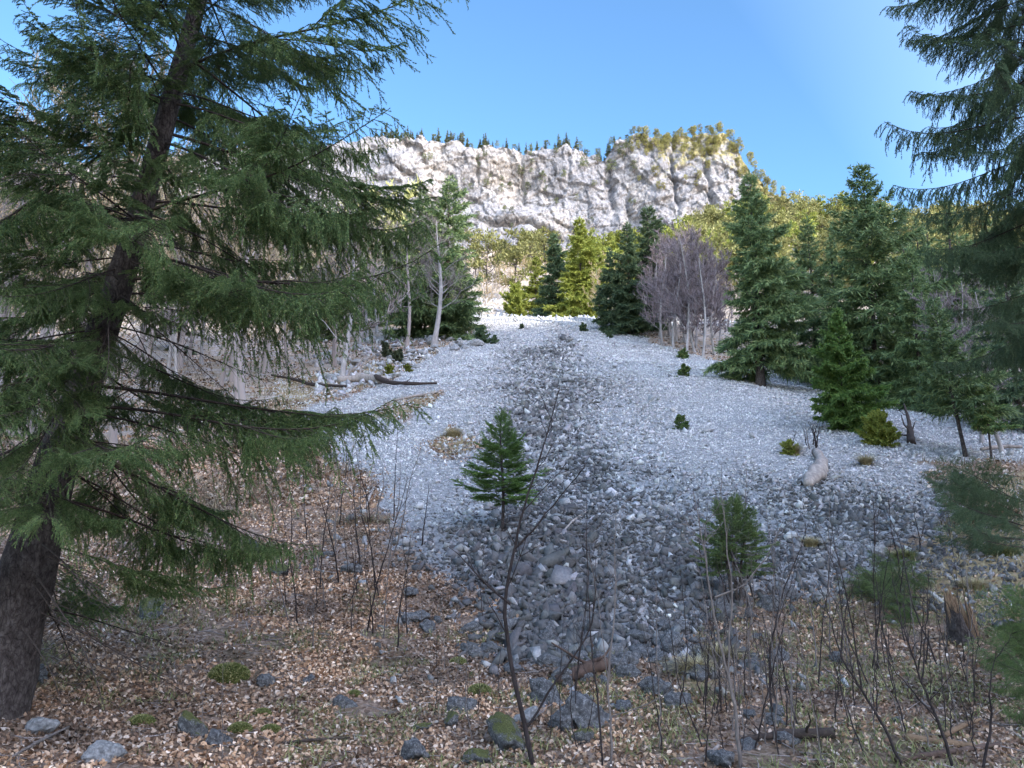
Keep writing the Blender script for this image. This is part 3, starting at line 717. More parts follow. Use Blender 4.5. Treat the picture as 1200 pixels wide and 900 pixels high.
# ------------------------------------------------------------------ trees
UPV = np.array([0, 0, 1.0])
def perp(T, rg):
    r = rg.normal(size=T.shape); return nrm(r - T * (r * T).sum(-1, keepdims=True))
def kites(P, Dv, L, Wd, rg, fold=.25):
    """narrow folded diamonds: needle-bearing shoots"""
    S = perp(Dv, rg); Nn = np.cross(Dv, S)
    mid = P + Dv * (L * .42)[:, None]
    V = np.stack([P, mid + S * Wd[:, None] + Nn * (Wd * fold)[:, None], P + Dv * L[:, None], mid - S * Wd[:, None] + Nn * (Wd * fold)[:, None]], 1)
    idx = np.arange(len(P) * 4).reshape(-1, 4)
    return V.reshape(-1, 3), idx
def conifer(seed, H=10, Rr=2.2, nb=130, spray=.35, sw=.05, dens=9, base=.06, droop=.35, top=.9, e_lo=-18, e_hi=42, mat='spruce', trunk_r=None, lean=0.0, gap=0.25, hang=.5, bare=False, sub=3):
    """spruce: returns (trunk mesh, crown mesh)"""
    rg = np.random.default_rng(seed)
    nw = max(6, nb // 6); f = base + (1 - base) * (np.arange(nb) // 6 + np.where(rg.uniform(size=nb) < .7, rg.uniform(0, .3, nb), rg.uniform(0, 1, nb))) / (nb / 6.0)
    f = np.clip(f ** .95, 0, .995)
    az = np.arange(nb) * 2.39996 + rg.normal(0, .35, nb)
    side = 1 + gap * np.cos(az - rg.uniform(0, 6.28) + f * 5)
    L = (Rr * np.minimum(1, ((1 - f) / .92) ** top) * rg.uniform(.5, 1.18, nb) * side * (.72 + .28 * sstep(0, .25, f)) + .05 * Rr * rg.uniform(.4, 1, nb))
    e0 = R(e_lo) + (R(e_hi) - R(e_lo)) * f ** 1.3 + rg.normal(0, .09, nb)
    m = 7; t = np.linspace(0, 1, m)
    dh = np.stack([np.cos(az), np.sin(az), 0 * az], -1)
    zz = L[:, None] * (np.sin(e0)[:, None] * t - droop * (1 - f)[:, None] * t ** 2 * .9 + droop * .75 * (1 - f)[:, None] * t ** 3.2)
    P = dh[:, None] * (L * np.cos(e0))[:, None, None] * t[None, :, None] + UPV * (zz + (f * H)[:, None])[..., None]
    P[..., 0] += lean * (P[..., 2])
    tr = trunk_r or H * .012
    kk = np.linspace(0, 1, 9)
    tv = tubes(np.stack([lean * kk * H + .01 * H * .3 * np.sin(kk * 5 + seed), 0 * kk, kk * H - .15], -1)[None], (tr * (1 - kk) ** .8 + .004 * H * .3 * (kk < 1) + tr * .35 * (kk < .02))[None], 8)
    bt = tubes(P, (tr * .22 * (1 - .85 * t))[None] * (L / Rr)[:, None] ** .5, 3)
    tm = MB().add(*tv).add(*bt).mesh('trunk', M['bark'] if not bare else M['greybark'], True)
    # shoots
    ns = np.maximum(4, (L / Rr * dens * 11 * (0.5 + .5 * (L / Rr))).astype(int))
    bi = np.repeat(np.arange(nb), ns); n = len(bi)
    s = np.clip(1 - rg.uniform(0, 1, n) ** 1.35 * .86, .1, 1)
    j = np.minimum((s * (m - 1)).astype(int), m - 2); fr = s * (m - 1) - j
    B = P[bi, j] * (1 - fr)[:, None] + P[bi, j + 1] * fr[:, None]
    T = nrm(P[bi, j + 1] - P[bi, j])
    S = nrm(np.cross(T, UPV + 1e-6))
    sg = np.where(rg.uniform(size=n) < .5, 1, -1)
    ang = np.where(s > .93, rg.uniform(-.25, .25, n), sg * rg.uniform(.5, 1.15, n))
    hd = T * np.cos(ang)[:, None] + S * np.sin(ang)[:, None]
    l2 = spray * (1.25 - .55 * s) * rg.uniform(.55, 1.2, n) * np.clip(L[bi] / Rr * 1.3, .45, 1.15)
    dn = nrm(hd - UPV * (hang * rg.uniform(.2, 1.1, n) * (1 - f[bi] * .6))[:, None])
    Vs, Qs = kites(B, dn, l2, np.full(n, sw) * rg.uniform(.7, 1.25, n), rg)
    mb = MB().add(Vs, Qs)
    # side shoots along every shoot
    for q in range(sub):
        tt = rg.uniform(.2, .9, n); B2 = B + dn * (l2 * tt)[:, None]
        d2 = nrm(dn * .7 + perp(dn, rg) * .8 - UPV * (.25 * hang) + UPV * .1 * f[bi][:, None])
        V2, Q2 = kites(B2, d2, l2 * rg.uniform(.35, .65, n), np.full(n, sw * .75), rg); mb.add(V2, Q2)
    # leader
    nl = 14; B3 = np.stack([lean * H * np.ones(nl), np.zeros(nl), H * (1 - .05 * rg.uniform(0, 1, nl))], -1)
    V3, Q3 = kites(B3, nrm(rg.normal(size=(nl, 3)) * .35 + UPV), np.full(nl, spray * .6), np.full(nl, sw * .7), rg); mb.add(V3, Q3)
    cm = mb.mesh('crown', M[mat])
    return tm, cm
def pine(seed, H=9, Rr=2.6, nc=34, tuft=.35, per=34, mat='pine', flat=.6, base=.35):
    """rounded pine: limbs ending in clumps of tufts"""
    rg = np.random.default_rng(seed)
    f = base + (1 - base) * rg.uniform(0, 1, nc) ** .8
    az = rg.uniform(0, 6.28, nc); prof_ = np.sqrt(np.clip(1 - ((f - .62) / .46) ** 2, .05, 1))
    r = Rr * prof_ * rg.uniform(.35, 1.05, nc)
    end = np.stack([r * np.cos(az), r * np.sin(az), f * H], -1)
    st = np.stack([0 * r, 0 * r, f * H - r * .35 - .3], -1)
    tr = H * .016; kk = np.linspace(0, 1, 7)
    mid = (st + end) / 2 + np.array([0, 0, -.12]) * r[:, None]
    tm = MB().add(*tubes(np.stack([.03 * H * np.sin(kk * 3 + seed), .03 * H * np.cos(kk * 2.5), kk * H * .95 - .3], -1)[None], (tr * (1 - .85 * kk))[None], 6)) \
             .add(*tubes(np.stack([st, mid, end], 1), np.array([[tr * .4, tr * .25, tr * .1]]) * np.ones((nc, 1)), 3)).mesh('trunk', M['bark'], True)
    ci = np.repeat(np.arange(nc), per); n = len(ci)
    cr = (Rr * .30) * rg.uniform(.6, 1.25, nc)
    off = nrm(rg.normal(size=(n, 3))) * (rg.uniform(0, 1, n) ** .45)[:, None] * cr[ci][:, None] * np.array([1, 1, flat])
    B = end[ci] + off; D = nrm(off / (cr[ci][:, None]) + UPV * .5 + rg.normal(size=(n, 3)) * .45)
    V, q = kites(B, D, tuft * rg.uniform(.6, 1.2, n), np.full(n, tuft * .26), rg)
    return tm, MB().add(V, q).mesh('crown', M[mat])
def bare_tree(seed, H=11, spread=.5, nl=22, ntw=9, nt3=7, trunk_r=None, twig='greytwig', bark='greybark', lean=0.0, base=.3, up=.9, tw=.012):
    """leafless broadleaf tree: trunk with limbs, crown of branches and twigs"""
    rg = np.random.default_rng(seed); tr = trunk_r or H * .011
    kk = np.linspace(0, 1, 10)
    ax = np.stack([lean * H * kk ** 1.4 + .025 * H * np.sin(kk * 5 + seed), .02 * H * np.cos(kk * 4 + seed * 2), kk * H * .93 - .2], -1)
    mb = MB().add(*tubes(ax[None], (tr * (1 - kk) ** .75 + tr * .06 + tr * .35 * (kk < .05))[None], 8))
    f = base + (.97 - base) * np.sort(rg.uniform(0, 1, nl)); az = np.arange(nl) * 2.4 + rg.normal(0, .5, nl)
    at = np.stack([np.interp(f, kk, ax[:, c]) for c in range(3)], -1)
    L = .8 * H * spread * (1 - .6 * (f - base) / (1 - base)) * rg.uniform(.6, 1.1, nl)
    def grow(P0, az_v, Ln, upf, m=6, wob=.10):
        t = np.linspace(0, 1, m); d = az_v
        P = P0[:, None] + d[:, None] * (Ln[:, None] * t)[..., None] + UPV * (Ln[:, None] * upf * t[None] ** 1.6)[..., None]
        w = rg.normal(size=P.shape) * (Ln * wob)[:, None, None] * t[None, :, None] * .5
        return P + w
    d1 = nrm(np.stack([np.cos(az), np.sin(az), rg.uniform(.3, 1.1, nl)], -1))
    P1 = grow(at, d1, L, up * .28)
    mb.add(*tubes(P1, (tr * .26 * (1 - .75 * f))[:, None] * np.linspace(1, .25, 6)[None], 5))
    tm = mb.mesh('trunk', M[bark], True)
    def children(P, n, lo=.2):
        m = P.shape[1]; bi = np.repeat(np.arange(len(P)), n); s = lo + (1 - lo) * rg.uniform(0, 1, len(bi))
        j = np.minimum((s * (m - 1)).astype(int), m - 2); fr = (s * (m - 1) - j)[:, None]
        return bi, s, P[bi, j] * (1 - fr) + P[bi, j + 1] * fr, nrm(P[bi, j + 1] - P[bi, j])
    bi, s, B, T = children(P1, ntw)
    L2 = L[bi] * rg.uniform(.22, .5, len(bi)) * (1.15 - .5 * s)
    P2 = grow(B, nrm(T * .8 + perp(T, rg) * .75), L2, up * .35, 5)
    cb = MB().add(*tubes(P2, np.full((len(P2), 1), tw * 1.3) * np.linspace(1, .4, 5)[None], 3))
    b3, s3, B3, T3 = children(P2, nt3, .15)
    L3 = L2[b3] * rg.uniform(.25, .6, len(b3))
    P3 = grow(B3, nrm(T3 * .8 + perp(T3, rg) * .7), L3, up * .3, 3, .06)
    cb.add(*tubes(P3, np.full((len(P3), 1), tw * .62) * np.array([[1, .8, .45]]), 3))
    # twigs straight from the trunk top
    return tm, cb.mesh('crown', M[twig])

def plant(name, label, cat, meshes, loc, rz=0.0, scale=1.0, group=None, parts=('trunk', 'crown')):
    t = thing(name, label, cat, loc, rz, group, scale)
    for nm, me in zip(parts, meshes): obj(nm, me, t)
    return t
def base_at(u, v, y=None):
    """ground point under a pixel (or under its column at depth y)"""
    if y is None: return ground(u, v)
    x = 0.0
    for _ in range(8):
        z = float(zt(x, y)); x = (u - CU) / F * (y * CP + z * SP)
    return np.array([x, y, float(zt(x, y))])
def height_px(p, vtop):
    """height that brings the top of something standing at p to image row vtop"""
    return p[1] * math.tan(PITCH + math.atan((CV - vtop) / F)) - p[2]

# ------------------------------------------------------------------ needle-bearing spruce boughs (unit length 1 along +x)
def bough_meshes(seed, L=2.2, n2=44, hang=.55, nden=150, nlen=.017, nw=.0034, sparse=1.0, arch=(-.02, .30, .30), mat='needles', wide=.34, fork=()):
    rg = np.random.default_rng(seed)
    m = 12; t = np.linspace(0, 1, m)
    a, b, c = arch
    ax = np.stack([L * t * (1 - .04 * t), L * .03 * np.sin(t * 5 + seed) * t, L * (a * t - b * t ** 2 + c * t ** 3.2)], -1)
    wood = MB().add(*tubes(ax[None], (.0125 * L / 2.2 * (1 - .86 * t))[None], 5))
    s = np.sort(np.clip(.16 + .84 * (np.arange(n2) + rg.uniform(-.4, .4, n2)) / n2, .1, .99))
    s = s[rg.uniform(size=len(s)) < sparse]; n = len(s)
    B = np.stack([np.interp(s, t, ax[:, k]) for k in range(3)], -1)
    j = np.minimum((s * (m - 1)).astype(int), m - 2); T = nrm(ax[j + 1] - ax[j]); S = nrm(np.cross(T, UPV))
    sg = np.where(np.arange(n) % 2, 1, -1); ang = rg.uniform(.75, 1.15, n)
    d = T * np.cos(ang)[:, None] + S * (sg * np.sin(ang))[:, None]
    l2 = L * wide * (1.05 - .82 * s) * rg.uniform(.45, 1.15, n) * sstep(0.02, .3, s) + .05
    tt = np.linspace(0, 1, 5)
    hg = hang * rg.uniform(.6, 1.5, n)
    P2 = B[:, None] + d[:, None] * (l2[:, None] * tt * (1 - .25 * hg[:, None] * tt))[..., None] - UPV * (l2[:, None] * hg[:, None] * tt ** 1.7)[..., None]
    wood.add(*tubes(P2, (.0032 * (1 - .7 * tt))[None] * np.ones((n, 1)), 3))
    # third order
    n3 = np.maximum(3, (l2 / .036).astype(int)); b3 = np.repeat(np.arange(n), n3); k3 = len(b3)
    s3 = rg.uniform(.12, 1, k3); jj = np.minimum((s3 * 4).astype(int), 3); fr = (s3 * 4 - jj)[:, None]
    B3 = P2[b3, jj] * (1 - fr) + P2[b3, jj + 1] * fr; T3 = nrm(P2[b3, jj + 1] - P2[b3, jj])
    S3 = nrm(np.cross(T3, UPV) + 1e-6) * np.where(rg.uniform(size=k3) < .5, 1, -1)[:, None]
    d3 = nrm(T3 * .75 + S3 * rg.uniform(.3, .9, k3)[:, None] - UPV * (hang * rg.uniform(.2, 1.1, k3))[:, None])
    l3 = (.05 + .30 * l2[b3]) * rg.uniform(.5, 1.2, k3) * (1.1 - .5 * s3)
    P3 = B3[:, None] + d3[:, None] * (l3[:, None] * np.array([0, .5, 1])[None])[..., None] - UPV * (l3[:, None] * .18 * hang * np.array([0, .25, 1]))[..., None]
    # needles
    A0 = np.concatenate([P2[:, 1:-1].reshape(-1, 3), P3[:, :-1].reshape(-1, 3), ax[6:-1]]); A1 = np.concatenate([P2[:, 2:].reshape(-1, 3), P3[:, 1:].reshape(-1, 3), ax[7:]])
    ln = np.linalg.norm(A1 - A0, axis=1); cnt = np.maximum(2, (ln * nden).astype(int)); si = np.repeat(np.arange(len(A0)), cnt); q = len(si)
    f = rg.uniform(0, 1, q)[:, None]; Pn = A0[si] * (1 - f) + A1[si] * f; Tn = nrm(A1 - A0)[si]
    R_ = perp(Tn, rg); R_ = nrm(R_ + UPV * .25); D = nrm(Tn * .85 + R_ * .62)
    Wn = perp(D, rg); ll = nlen * rg.uniform(.7, 1.2, q)
    V = np.stack([Pn + Wn * nw * .5, Pn - Wn * nw * .5, Pn + D * ll[:, None]], 1)
    # needles of one twig share a tint: chain them by twig through tiny tints kept random
    V = V.reshape(-1, 3)
    if fork:                                              # smaller side boughs leaving the main one
        wv = np.concatenate(wood.V); V0 = V; wf = {k: [f.copy() for f in wood.F[k]] for k in (3, 4)}
        for sf, ang_, sc_ in fork:
            b_ = np.array([np.interp(sf, t, ax[:, k]) for k in range(3)]); ca, sa = math.cos(ang_), math.sin(ang_)
            Rz = np.array([[ca, -sa, 0], [sa, ca, 0], [0, 0, 1.0]]); tilt = rg.normal(0, .25); ct, st = math.cos(tilt), math.sin(tilt)
            Rx = np.array([[1, 0, 0], [0, ct, -st], [0, st, ct]]); Q = Rz @ Rx * sc_
            n0 = wood.n; wood.V.append(wv @ Q.T + b_); wood.n += len(wv)
            for k in (3, 4): wood.F[k] += [f + n0 for f in wf[k]]
            W0 = V0.reshape(-1, 3, 3); cen = W0.mean(1, keepdims=True); keep = rg.uniform(size=len(W0)) < .95
            G = (cen[keep] + (W0[keep] - cen[keep]) / sc_ ** .8); V = np.concatenate([V, G.reshape(-1, 3) @ Q.T + b_])
    return wood.mesh('branch', M['twigwood'], True), mesh_of('needles', V, np.arange(len(V)).reshape(-1, 3), M[mat])
BOUGH = [bough_meshes(100 + i, 2.2, (50, 44, 54, 42)[i % 4], (.35, .7, .45, .85, .3, .6, .4, .7)[i % 8], 380, .0170, .0056, (1, .9, .8, .95)[i % 4],
                      ((-.02, .34, .34), (.05, .42, .36), (-.06, .25, .28), (.02, .5, .5))[i % 4],
                      fork=((.30, .55 + .1 * (i % 3), .52), (.45, -.6, .45))) for i in range(8)]
BOUGHD = [bough_meshes(140 + i, 2.2, 64, (.6, .9, .75, .5)[i], 330, .021, .0070, 1, ((.0, .40, .42), (.05, .5, .5), (-.04, .35, .4), (.02, .45, .5))[i], 'needles_dark') for i in range(4)]
BARE = [bough_meshes(180 + i, 1.6, 26, .3, 2, .01, .001, .7, (-.05, .3, .15)) for i in range(3)]

def place_bough(parent, tpl, p, az, el, scale, bare=False, roll=0.0, nm='branch'):
    Rm = Matrix.Rotation(az, 4, 'Z') @ Matrix.Rotation(-el, 4, 'Y') @ Matrix.Rotation(roll, 4, 'X')
    o = obj(nm, tpl[0], parent); o.matrix_local = Matrix.Translation(p) @ Rm @ Matrix.Scale(scale, 4)
    if not bare: obj('needles', tpl[1], o)
    return o

def leaning_spruce():
    rg = np.random.default_rng(12)
    y0 = 7.0
    pts = [at_y(u, v, y0 + dy) for u, v, dy in ((-8, 812, 0), (12, 740, 0), (34, 660, 0), (62, 555, .02), (108, 425, .05), (142, 330, .08), (172, 225, .1), (203, 105, .12), (234, 0, .15), (262, -120, .2), (290, -260, .25), (312, -420, .3))]
    rad = [.33, .25, .215, .175, .142, .122, .104, .088, .075, .06, .045, .02]
    pts = np.array(pts); base = np.array(on(pts[0][0], pts[0][1])); 
    pts[0] = base - np.array([0.03, 0, .12])
    t = thing('leaning_spruce', 'tall spruce with a leaning thick trunk and drooping green boughs rising from leaf litter', 'tree', tuple(base))
    loc = pts - base
    tt = np.linspace(0, 1, 40); k = np.linspace(0, 1, len(pts))
    ax = np.stack([np.interp(tt, k, loc[:, c]) for c in range(3)], -1)
    for _ in range(3): ax[1:-1] = (ax[:-2] + 2 * ax[1:-1] + ax[2:]) / 4
    rr = np.interp(tt, k, rad)
    V, q = tubes(ax[None], rr[None], 20)
    n_ = np.array([mnoise.fractal(Vector((v[0] * 5, v[1] * 5, v[2] * 2.2)), 1, 2, 4) for v in V])
    cen = np.repeat(ax, 20, 0); V = cen + (V - cen) * (1 + .10 * n_)[:, None]
    obj('trunk', mesh_of('trunk', V, q, M['bark'], True), t)
    def tpt(s):
        return np.array([np.interp(s, tt, ax[:, c]) for c in range(3)]), float(np.interp(s, tt, rr))
    # s along the trunk: 0 base .. 1 top. the frame ends near s=.72
    nb = 98
    for i in range(nb):
        s = .19 + .56 * ((i + rg.uniform(0, 1)) / nb) ** .72
        p, r = tpt(s); az = i * 2.39996 + rg.normal(0, .3)
        if i % 4 == 1 and s > .42: az = rg.uniform(-2.5, -.6)     # boughs that cross in front of the upper trunk
        g = (s - .19) / .56
        el = R(-22) + R(33) * g + rg.normal(0, .2)
        L = (2.5 + .35 * g) * rg.uniform(.5, 1.12)
        if math.sin(az) < -.55: L *= .70                     # shorter towards the viewer
        if math.cos(az) > .3: L *= 1.06
        tp = BOUGH[int(rg.integers(0, 8))]
        place_bough(t, tp, p + np.array([math.cos(az), math.sin(az), 0]) * r * .6, az, el, L / 2.2, roll=rg.normal(0, .3))
    for i in range(34):                                       # dead lower branches
        s = .10 + .45 * rg.uniform(); p, r = tpt(s); az = rg.uniform(0, 6.28)
        place_bough(t, BARE[i % 3], p + np.array([math.cos(az), math.sin(az), 0]) * r * .6, az, R(rg.uniform(-28, 8)), rg.uniform(.6, 1.2), True, nm='dead_branch')['label'] = 'bare dead lower branch'
leaning_spruce()

def overhanging_spruce():
    rg = np.random.default_rng(15)
    p = base_at(1305, 600, 13.0)
    t = thing('overhanging_spruce', 'huge dark spruce at the right edge with boughs reaching into the blue sky', 'tree', tuple(p))
    H = 14.5; kk = np.linspace(0, 1, 12)
    ax = np.stack([-.02 * H * kk, 0 * kk, H * kk - .2], -1)
    obj('trunk', MB().add(*tubes(ax[None], (.24 * (1 - kk) ** .8 + .01)[None], 12)).mesh('trunk', M['bark'], True), t)
    nb = 90
    for i in range(nb):
        g = (i + rg.uniform(0, 1)) / nb; z = 4.3 + 7.9 * g; az = i * 2.39996 + rg.normal(0, .25)
        if g < .2 and math.cos(az) < 0: az += math.pi * (rg.uniform() < .3)
        L = (2.05 + 1.5 * g - 1.0 * g * g) * rg.uniform(.75, 1.08)
        place_bough(t, BOUGHD[int(rg.integers(0, 4))], (-.02 * z + .1 * math.cos(az), .1 * math.sin(az), z), az, R(-14) + R(22) * g + rg.normal(0, .08), L / 2.2, roll=rg.normal(0, .1))
overhanging_spruce()

# ------------------------------------------------------------------ nearer conifers on and around the scree
def spruce_at(name, label, u, v, vtop, seed, y=None, rw=.24, mat='spruce', nb=120, dens=9, spray=.12, sw=.02, base=.05, cat='tree', group=None, **kw):
    p = base_at(u, v, y); H = height_px(p, vtop)
    ms = conifer(seed, H, H * rw, nb, H * spray * .30, max(H * sw * .040, .007 + .00055 * p[1]), dens, base, mat=mat, **kw)
    plant(name, label, cat, ms, (p[0], p[1], p[2] - .03), 0, 1, group)
    return p, H

spruce_at('tall_spruce', 'tall dark spruce with a bare lower trunk standing alone on pale gravel', 891, 452, 205, 203, rw=.22, nb=190, dens=13, base=.10, spray=.24, sw=.075, trunk_r=.20, gap=.35, e_lo=-22, top=.75)
spruce_at('young_spruce', 'bright green bushy spruce reaching the ground on the bluish gravel', 990, 503, 362, 204, rw=.27, nb=130, dens=22, base=.01, mat='young', spray=.26, sw=.06, sub=4, top=.75, e_lo=-4, e_hi=48)
spruce_at('tall_spruce', 'tallest blue green spruce rising behind the young bushy spruces', 1030, 470, 196, 205, y=37, rw=.27, nb=210, dens=13, base=.02, spray=.24, sw=.075, top=.72, e_lo=-12, e_hi=45)
spruce_at('tall_spruce', 'grey green spruce between the lone spruce and the tallest spruce', 958, 442, 258, 206, y=46, rw=.22, nb=160, dens=12, base=.03, spray=.24, sw=.075, mat='spruce', top=.8)
spruce_at('tall_spruce', 'dark spruce filling the gap behind the bright bushy spruce', 985, 450, 275, 208, y=43, rw=.20, nb=150, dens=12, base=.02, spray=.24, sw=.075)
spruce_at('leaning_young_spruce', 'olive green young spruce on two thin dark stems over brown ground', 1132, 535, 352, 209, rw=.30, nb=110, dens=13, base=.26, spray=.34, sw=.09, e_lo=-2, e_hi=45, lean=-.12, mat='spruce', trunk_r=.06)
spruce_at('young_spruce', 'small slim spruce right beside the two stemmed olive spruce', 1162, 538, 440, 210, rw=.34, nb=60, dens=13, base=.34, spray=.34, sw=.09, mat='needles', trunk_r=.035)
spruce_at('tall_spruce', 'wide olive spruce behind the two stemmed young spruce', 1082, 465, 290, 211, y=34, rw=.25, nb=150, dens=12, base=.03, spray=.26, sw=.08, top=.8)
spruce_at('tall_spruce', 'dark spruce standing at the far right behind hanging boughs', 1196, 500, 290, 212, y=30, rw=.3, nb=140, dens=12, base=.04, spray=.26, sw=.08, mat='needles_dark')
YB = [bough_meshes(160 + i, 1.0, 24, .05, 230, .034, .011, .95, ((.0, .05, .16), (.1, .1, .1), (-.05, .0, .2))[i], 'young', .42) for i in range(3)]
YBD = [bough_meshes(165 + i, 1.0, 24, .05, 230, .034, .011, .95, ((.0, .05, .16), (.1, .1, .1), (-.05, .0, .2))[i], 'needles', .42) for i in range(3)]
def needle_spruce(label, u, v, vtop, seed, tpl, Rw, base, power, n=70, stem_r=.03, stems=1, e=(-5, 55)):
    rg = np.random.default_rng(seed); p = base_at(u, v); H = height_px(p, vtop); t = thing('young_spruce', label, 'tree', (p[0], p[1], p[2] - .05))
    for k in range(stems):
        kk = np.linspace(0, 1, 10); off = .09 * H * (k - (stems - 1) / 2) * (kk + .4)
        ax = np.stack([off + .012 * H * np.sin(kk * 6 + k), .01 * H * np.cos(kk * 5 + k), kk * H * (.97 - .2 * (k > 0))], -1)
        obj('trunk', mesh_of('trunk', *tubes(ax[None], (stem_r * (1 - kk) ** .7 + .004)[None], 8), M['bark'], True), t)
    for i in range(n):
        f = (i // 5 + rg.uniform(0, .5)) / (n / 5.0); z = H * (base + (.97 - base) * f); az = i * 2.39996 + rg.normal(0, .3)
        L = H * Rw * ((1 - f) ** power + .06) * rg.uniform(.6, 1.15) * (.8 + .2 * sstep(0, .12, f)); el = R(e[0]) + R(e[1] - e[0]) * f ** 1.2 + rg.normal(0, .12)
        place_bough(t, tpl[i % 3], (.03 * math.cos(az), .03 * math.sin(az), z), az, el, L, roll=rg.normal(0, .25))
needle_spruce('small green spruce on a thin bare stem amid the grey scree', 588, 624, 470, 201, YB, .35, .26, .85, 120, .035)
needle_spruce('bushy round little spruce on dark bare stems beside the boulders and grass', 862, 706, 584, 202, YBD, .40, .36, .42, 75, .03, 3, (-12, 62))

# middle distance, right of the scree head
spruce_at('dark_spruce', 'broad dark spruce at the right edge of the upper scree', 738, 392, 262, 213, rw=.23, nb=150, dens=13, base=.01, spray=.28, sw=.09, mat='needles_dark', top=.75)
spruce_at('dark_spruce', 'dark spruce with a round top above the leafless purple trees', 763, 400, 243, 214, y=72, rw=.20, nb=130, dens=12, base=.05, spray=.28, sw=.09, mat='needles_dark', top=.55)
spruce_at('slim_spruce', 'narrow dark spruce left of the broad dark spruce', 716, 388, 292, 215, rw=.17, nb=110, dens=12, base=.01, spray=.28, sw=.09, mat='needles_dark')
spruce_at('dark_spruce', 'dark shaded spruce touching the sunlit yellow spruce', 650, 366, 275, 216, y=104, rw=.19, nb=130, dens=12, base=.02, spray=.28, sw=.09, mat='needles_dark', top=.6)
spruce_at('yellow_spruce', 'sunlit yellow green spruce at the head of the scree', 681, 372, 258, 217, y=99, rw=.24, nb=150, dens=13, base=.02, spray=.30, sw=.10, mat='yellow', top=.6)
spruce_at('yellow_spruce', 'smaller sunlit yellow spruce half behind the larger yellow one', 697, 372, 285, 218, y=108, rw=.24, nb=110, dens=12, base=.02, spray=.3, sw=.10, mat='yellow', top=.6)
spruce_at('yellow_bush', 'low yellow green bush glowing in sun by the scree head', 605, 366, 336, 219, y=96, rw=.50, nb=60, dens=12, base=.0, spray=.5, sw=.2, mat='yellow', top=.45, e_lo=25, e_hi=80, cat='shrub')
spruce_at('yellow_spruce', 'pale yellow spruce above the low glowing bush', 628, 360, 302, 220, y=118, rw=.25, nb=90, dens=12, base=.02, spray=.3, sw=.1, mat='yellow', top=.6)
# left grove
spruce_at('grove_spruce', 'dark spruce with a ragged top behind the white barked tree', 524, 392, 210, 221, y=67, rw=.25, nb=180, dens=13, base=.02, spray=.26, sw=.08, mat='spruce', top=.62, gap=.4)
spruce_at('grove_spruce', 'dark spruce left of the ragged topped one in the left grove', 492, 394, 226, 222, y=68, rw=.25, nb=160, dens=13, base=.04, spray=.26, sw=.08, mat='spruce', top=.7)
spruce_at('grove_spruce', 'small dark spruce at the scree edge of the left grove', 538, 388, 300, 223, y=68, rw=.30, nb=90, dens=12, base=.01, spray=.3, sw=.09, mat='needles_dark')
for i, (u, vt, y_, lb) in enumerate(((448, 270, 80, 'dark spruce behind the pair of white barked trees'), (412, 255, 76, 'dark spruce left of the pair of white barked trees'), (385, 285, 70, 'shorter dark spruce at the left end of the grove'), (352, 262, 82, 'dark spruce seen between boughs left of the grove'), (470, 300, 84, 'small dark spruce deep inside the left grove'))):
    spruce_at('grove_spruce', lb, u, 395, vt, 270 + i, y=y_, rw=.24, nb=120, dens=12, base=.03, spray=.26, sw=.08, mat='spruce', top=.75)
for i, (u, v, vt, lb) in enumerate(((797, 503, 486, 'tiny round spruce seedling on the pale gravel right of the dark channel'), (801, 441, 427, 'tiny pointed spruce seedling in the gravel below the lone spruce'),
                                    (802, 420, 408, 'tiny dark seedling near the foot of the purple trees'), (683, 388, 378, 'little dark seedling on the crest of the scree'), (714, 396, 389, 'lowest flat seedling beside the broad dark spruce'),
                                    (564, 402, 384, 'small dark bush on the left rim of the upper scree'), (579, 403, 393, 'tiny dark bush just right of the small rim bush'), (612, 385, 379, 'tiny dark tuft on the crest of the scree'))):
    spruce_at('spruce_seedling', lb, u, v, vt, 230 + i, rw=.5, nb=34, dens=12, base=.0, spray=.8, sw=.35, mat='needles' if i < 3 else 'needles_dark', top=.6, e_lo=10, e_hi=60, cat='seedling')
spruce_at('juniper_bush', 'rounded olive bush beside the bright bushy spruce', 1033, 522, 488, 240, rw=.62, nb=80, dens=14, base=.0, spray=.6, sw=.2, mat='yellow', top=.4, e_lo=15, e_hi=75, cat='shrub')
for i, (u, v, vt, lb) in enumerate(((453, 418, 403, 'dark low bush among rubble under the left grove'), (468, 424, 410, 'second dark low bush right of its twin in the rubble'), (456, 440, 428, 'small yellow green seedling below the rubble'), (926, 533, 516, 'small yellow green plant in the gravel beside dry grass'), (478, 436, 427, 'tiny yellowish seedling on the tan bank'))):
    spruce_at('low_bush', lb, u, v, vt, 250 + i, rw=.6, nb=34, dens=12, base=.0, spray=.8, sw=.35, mat='yellow' if i > 1 else 'pinedark', top=.5, e_lo=15, e_hi=70, cat='shrub')

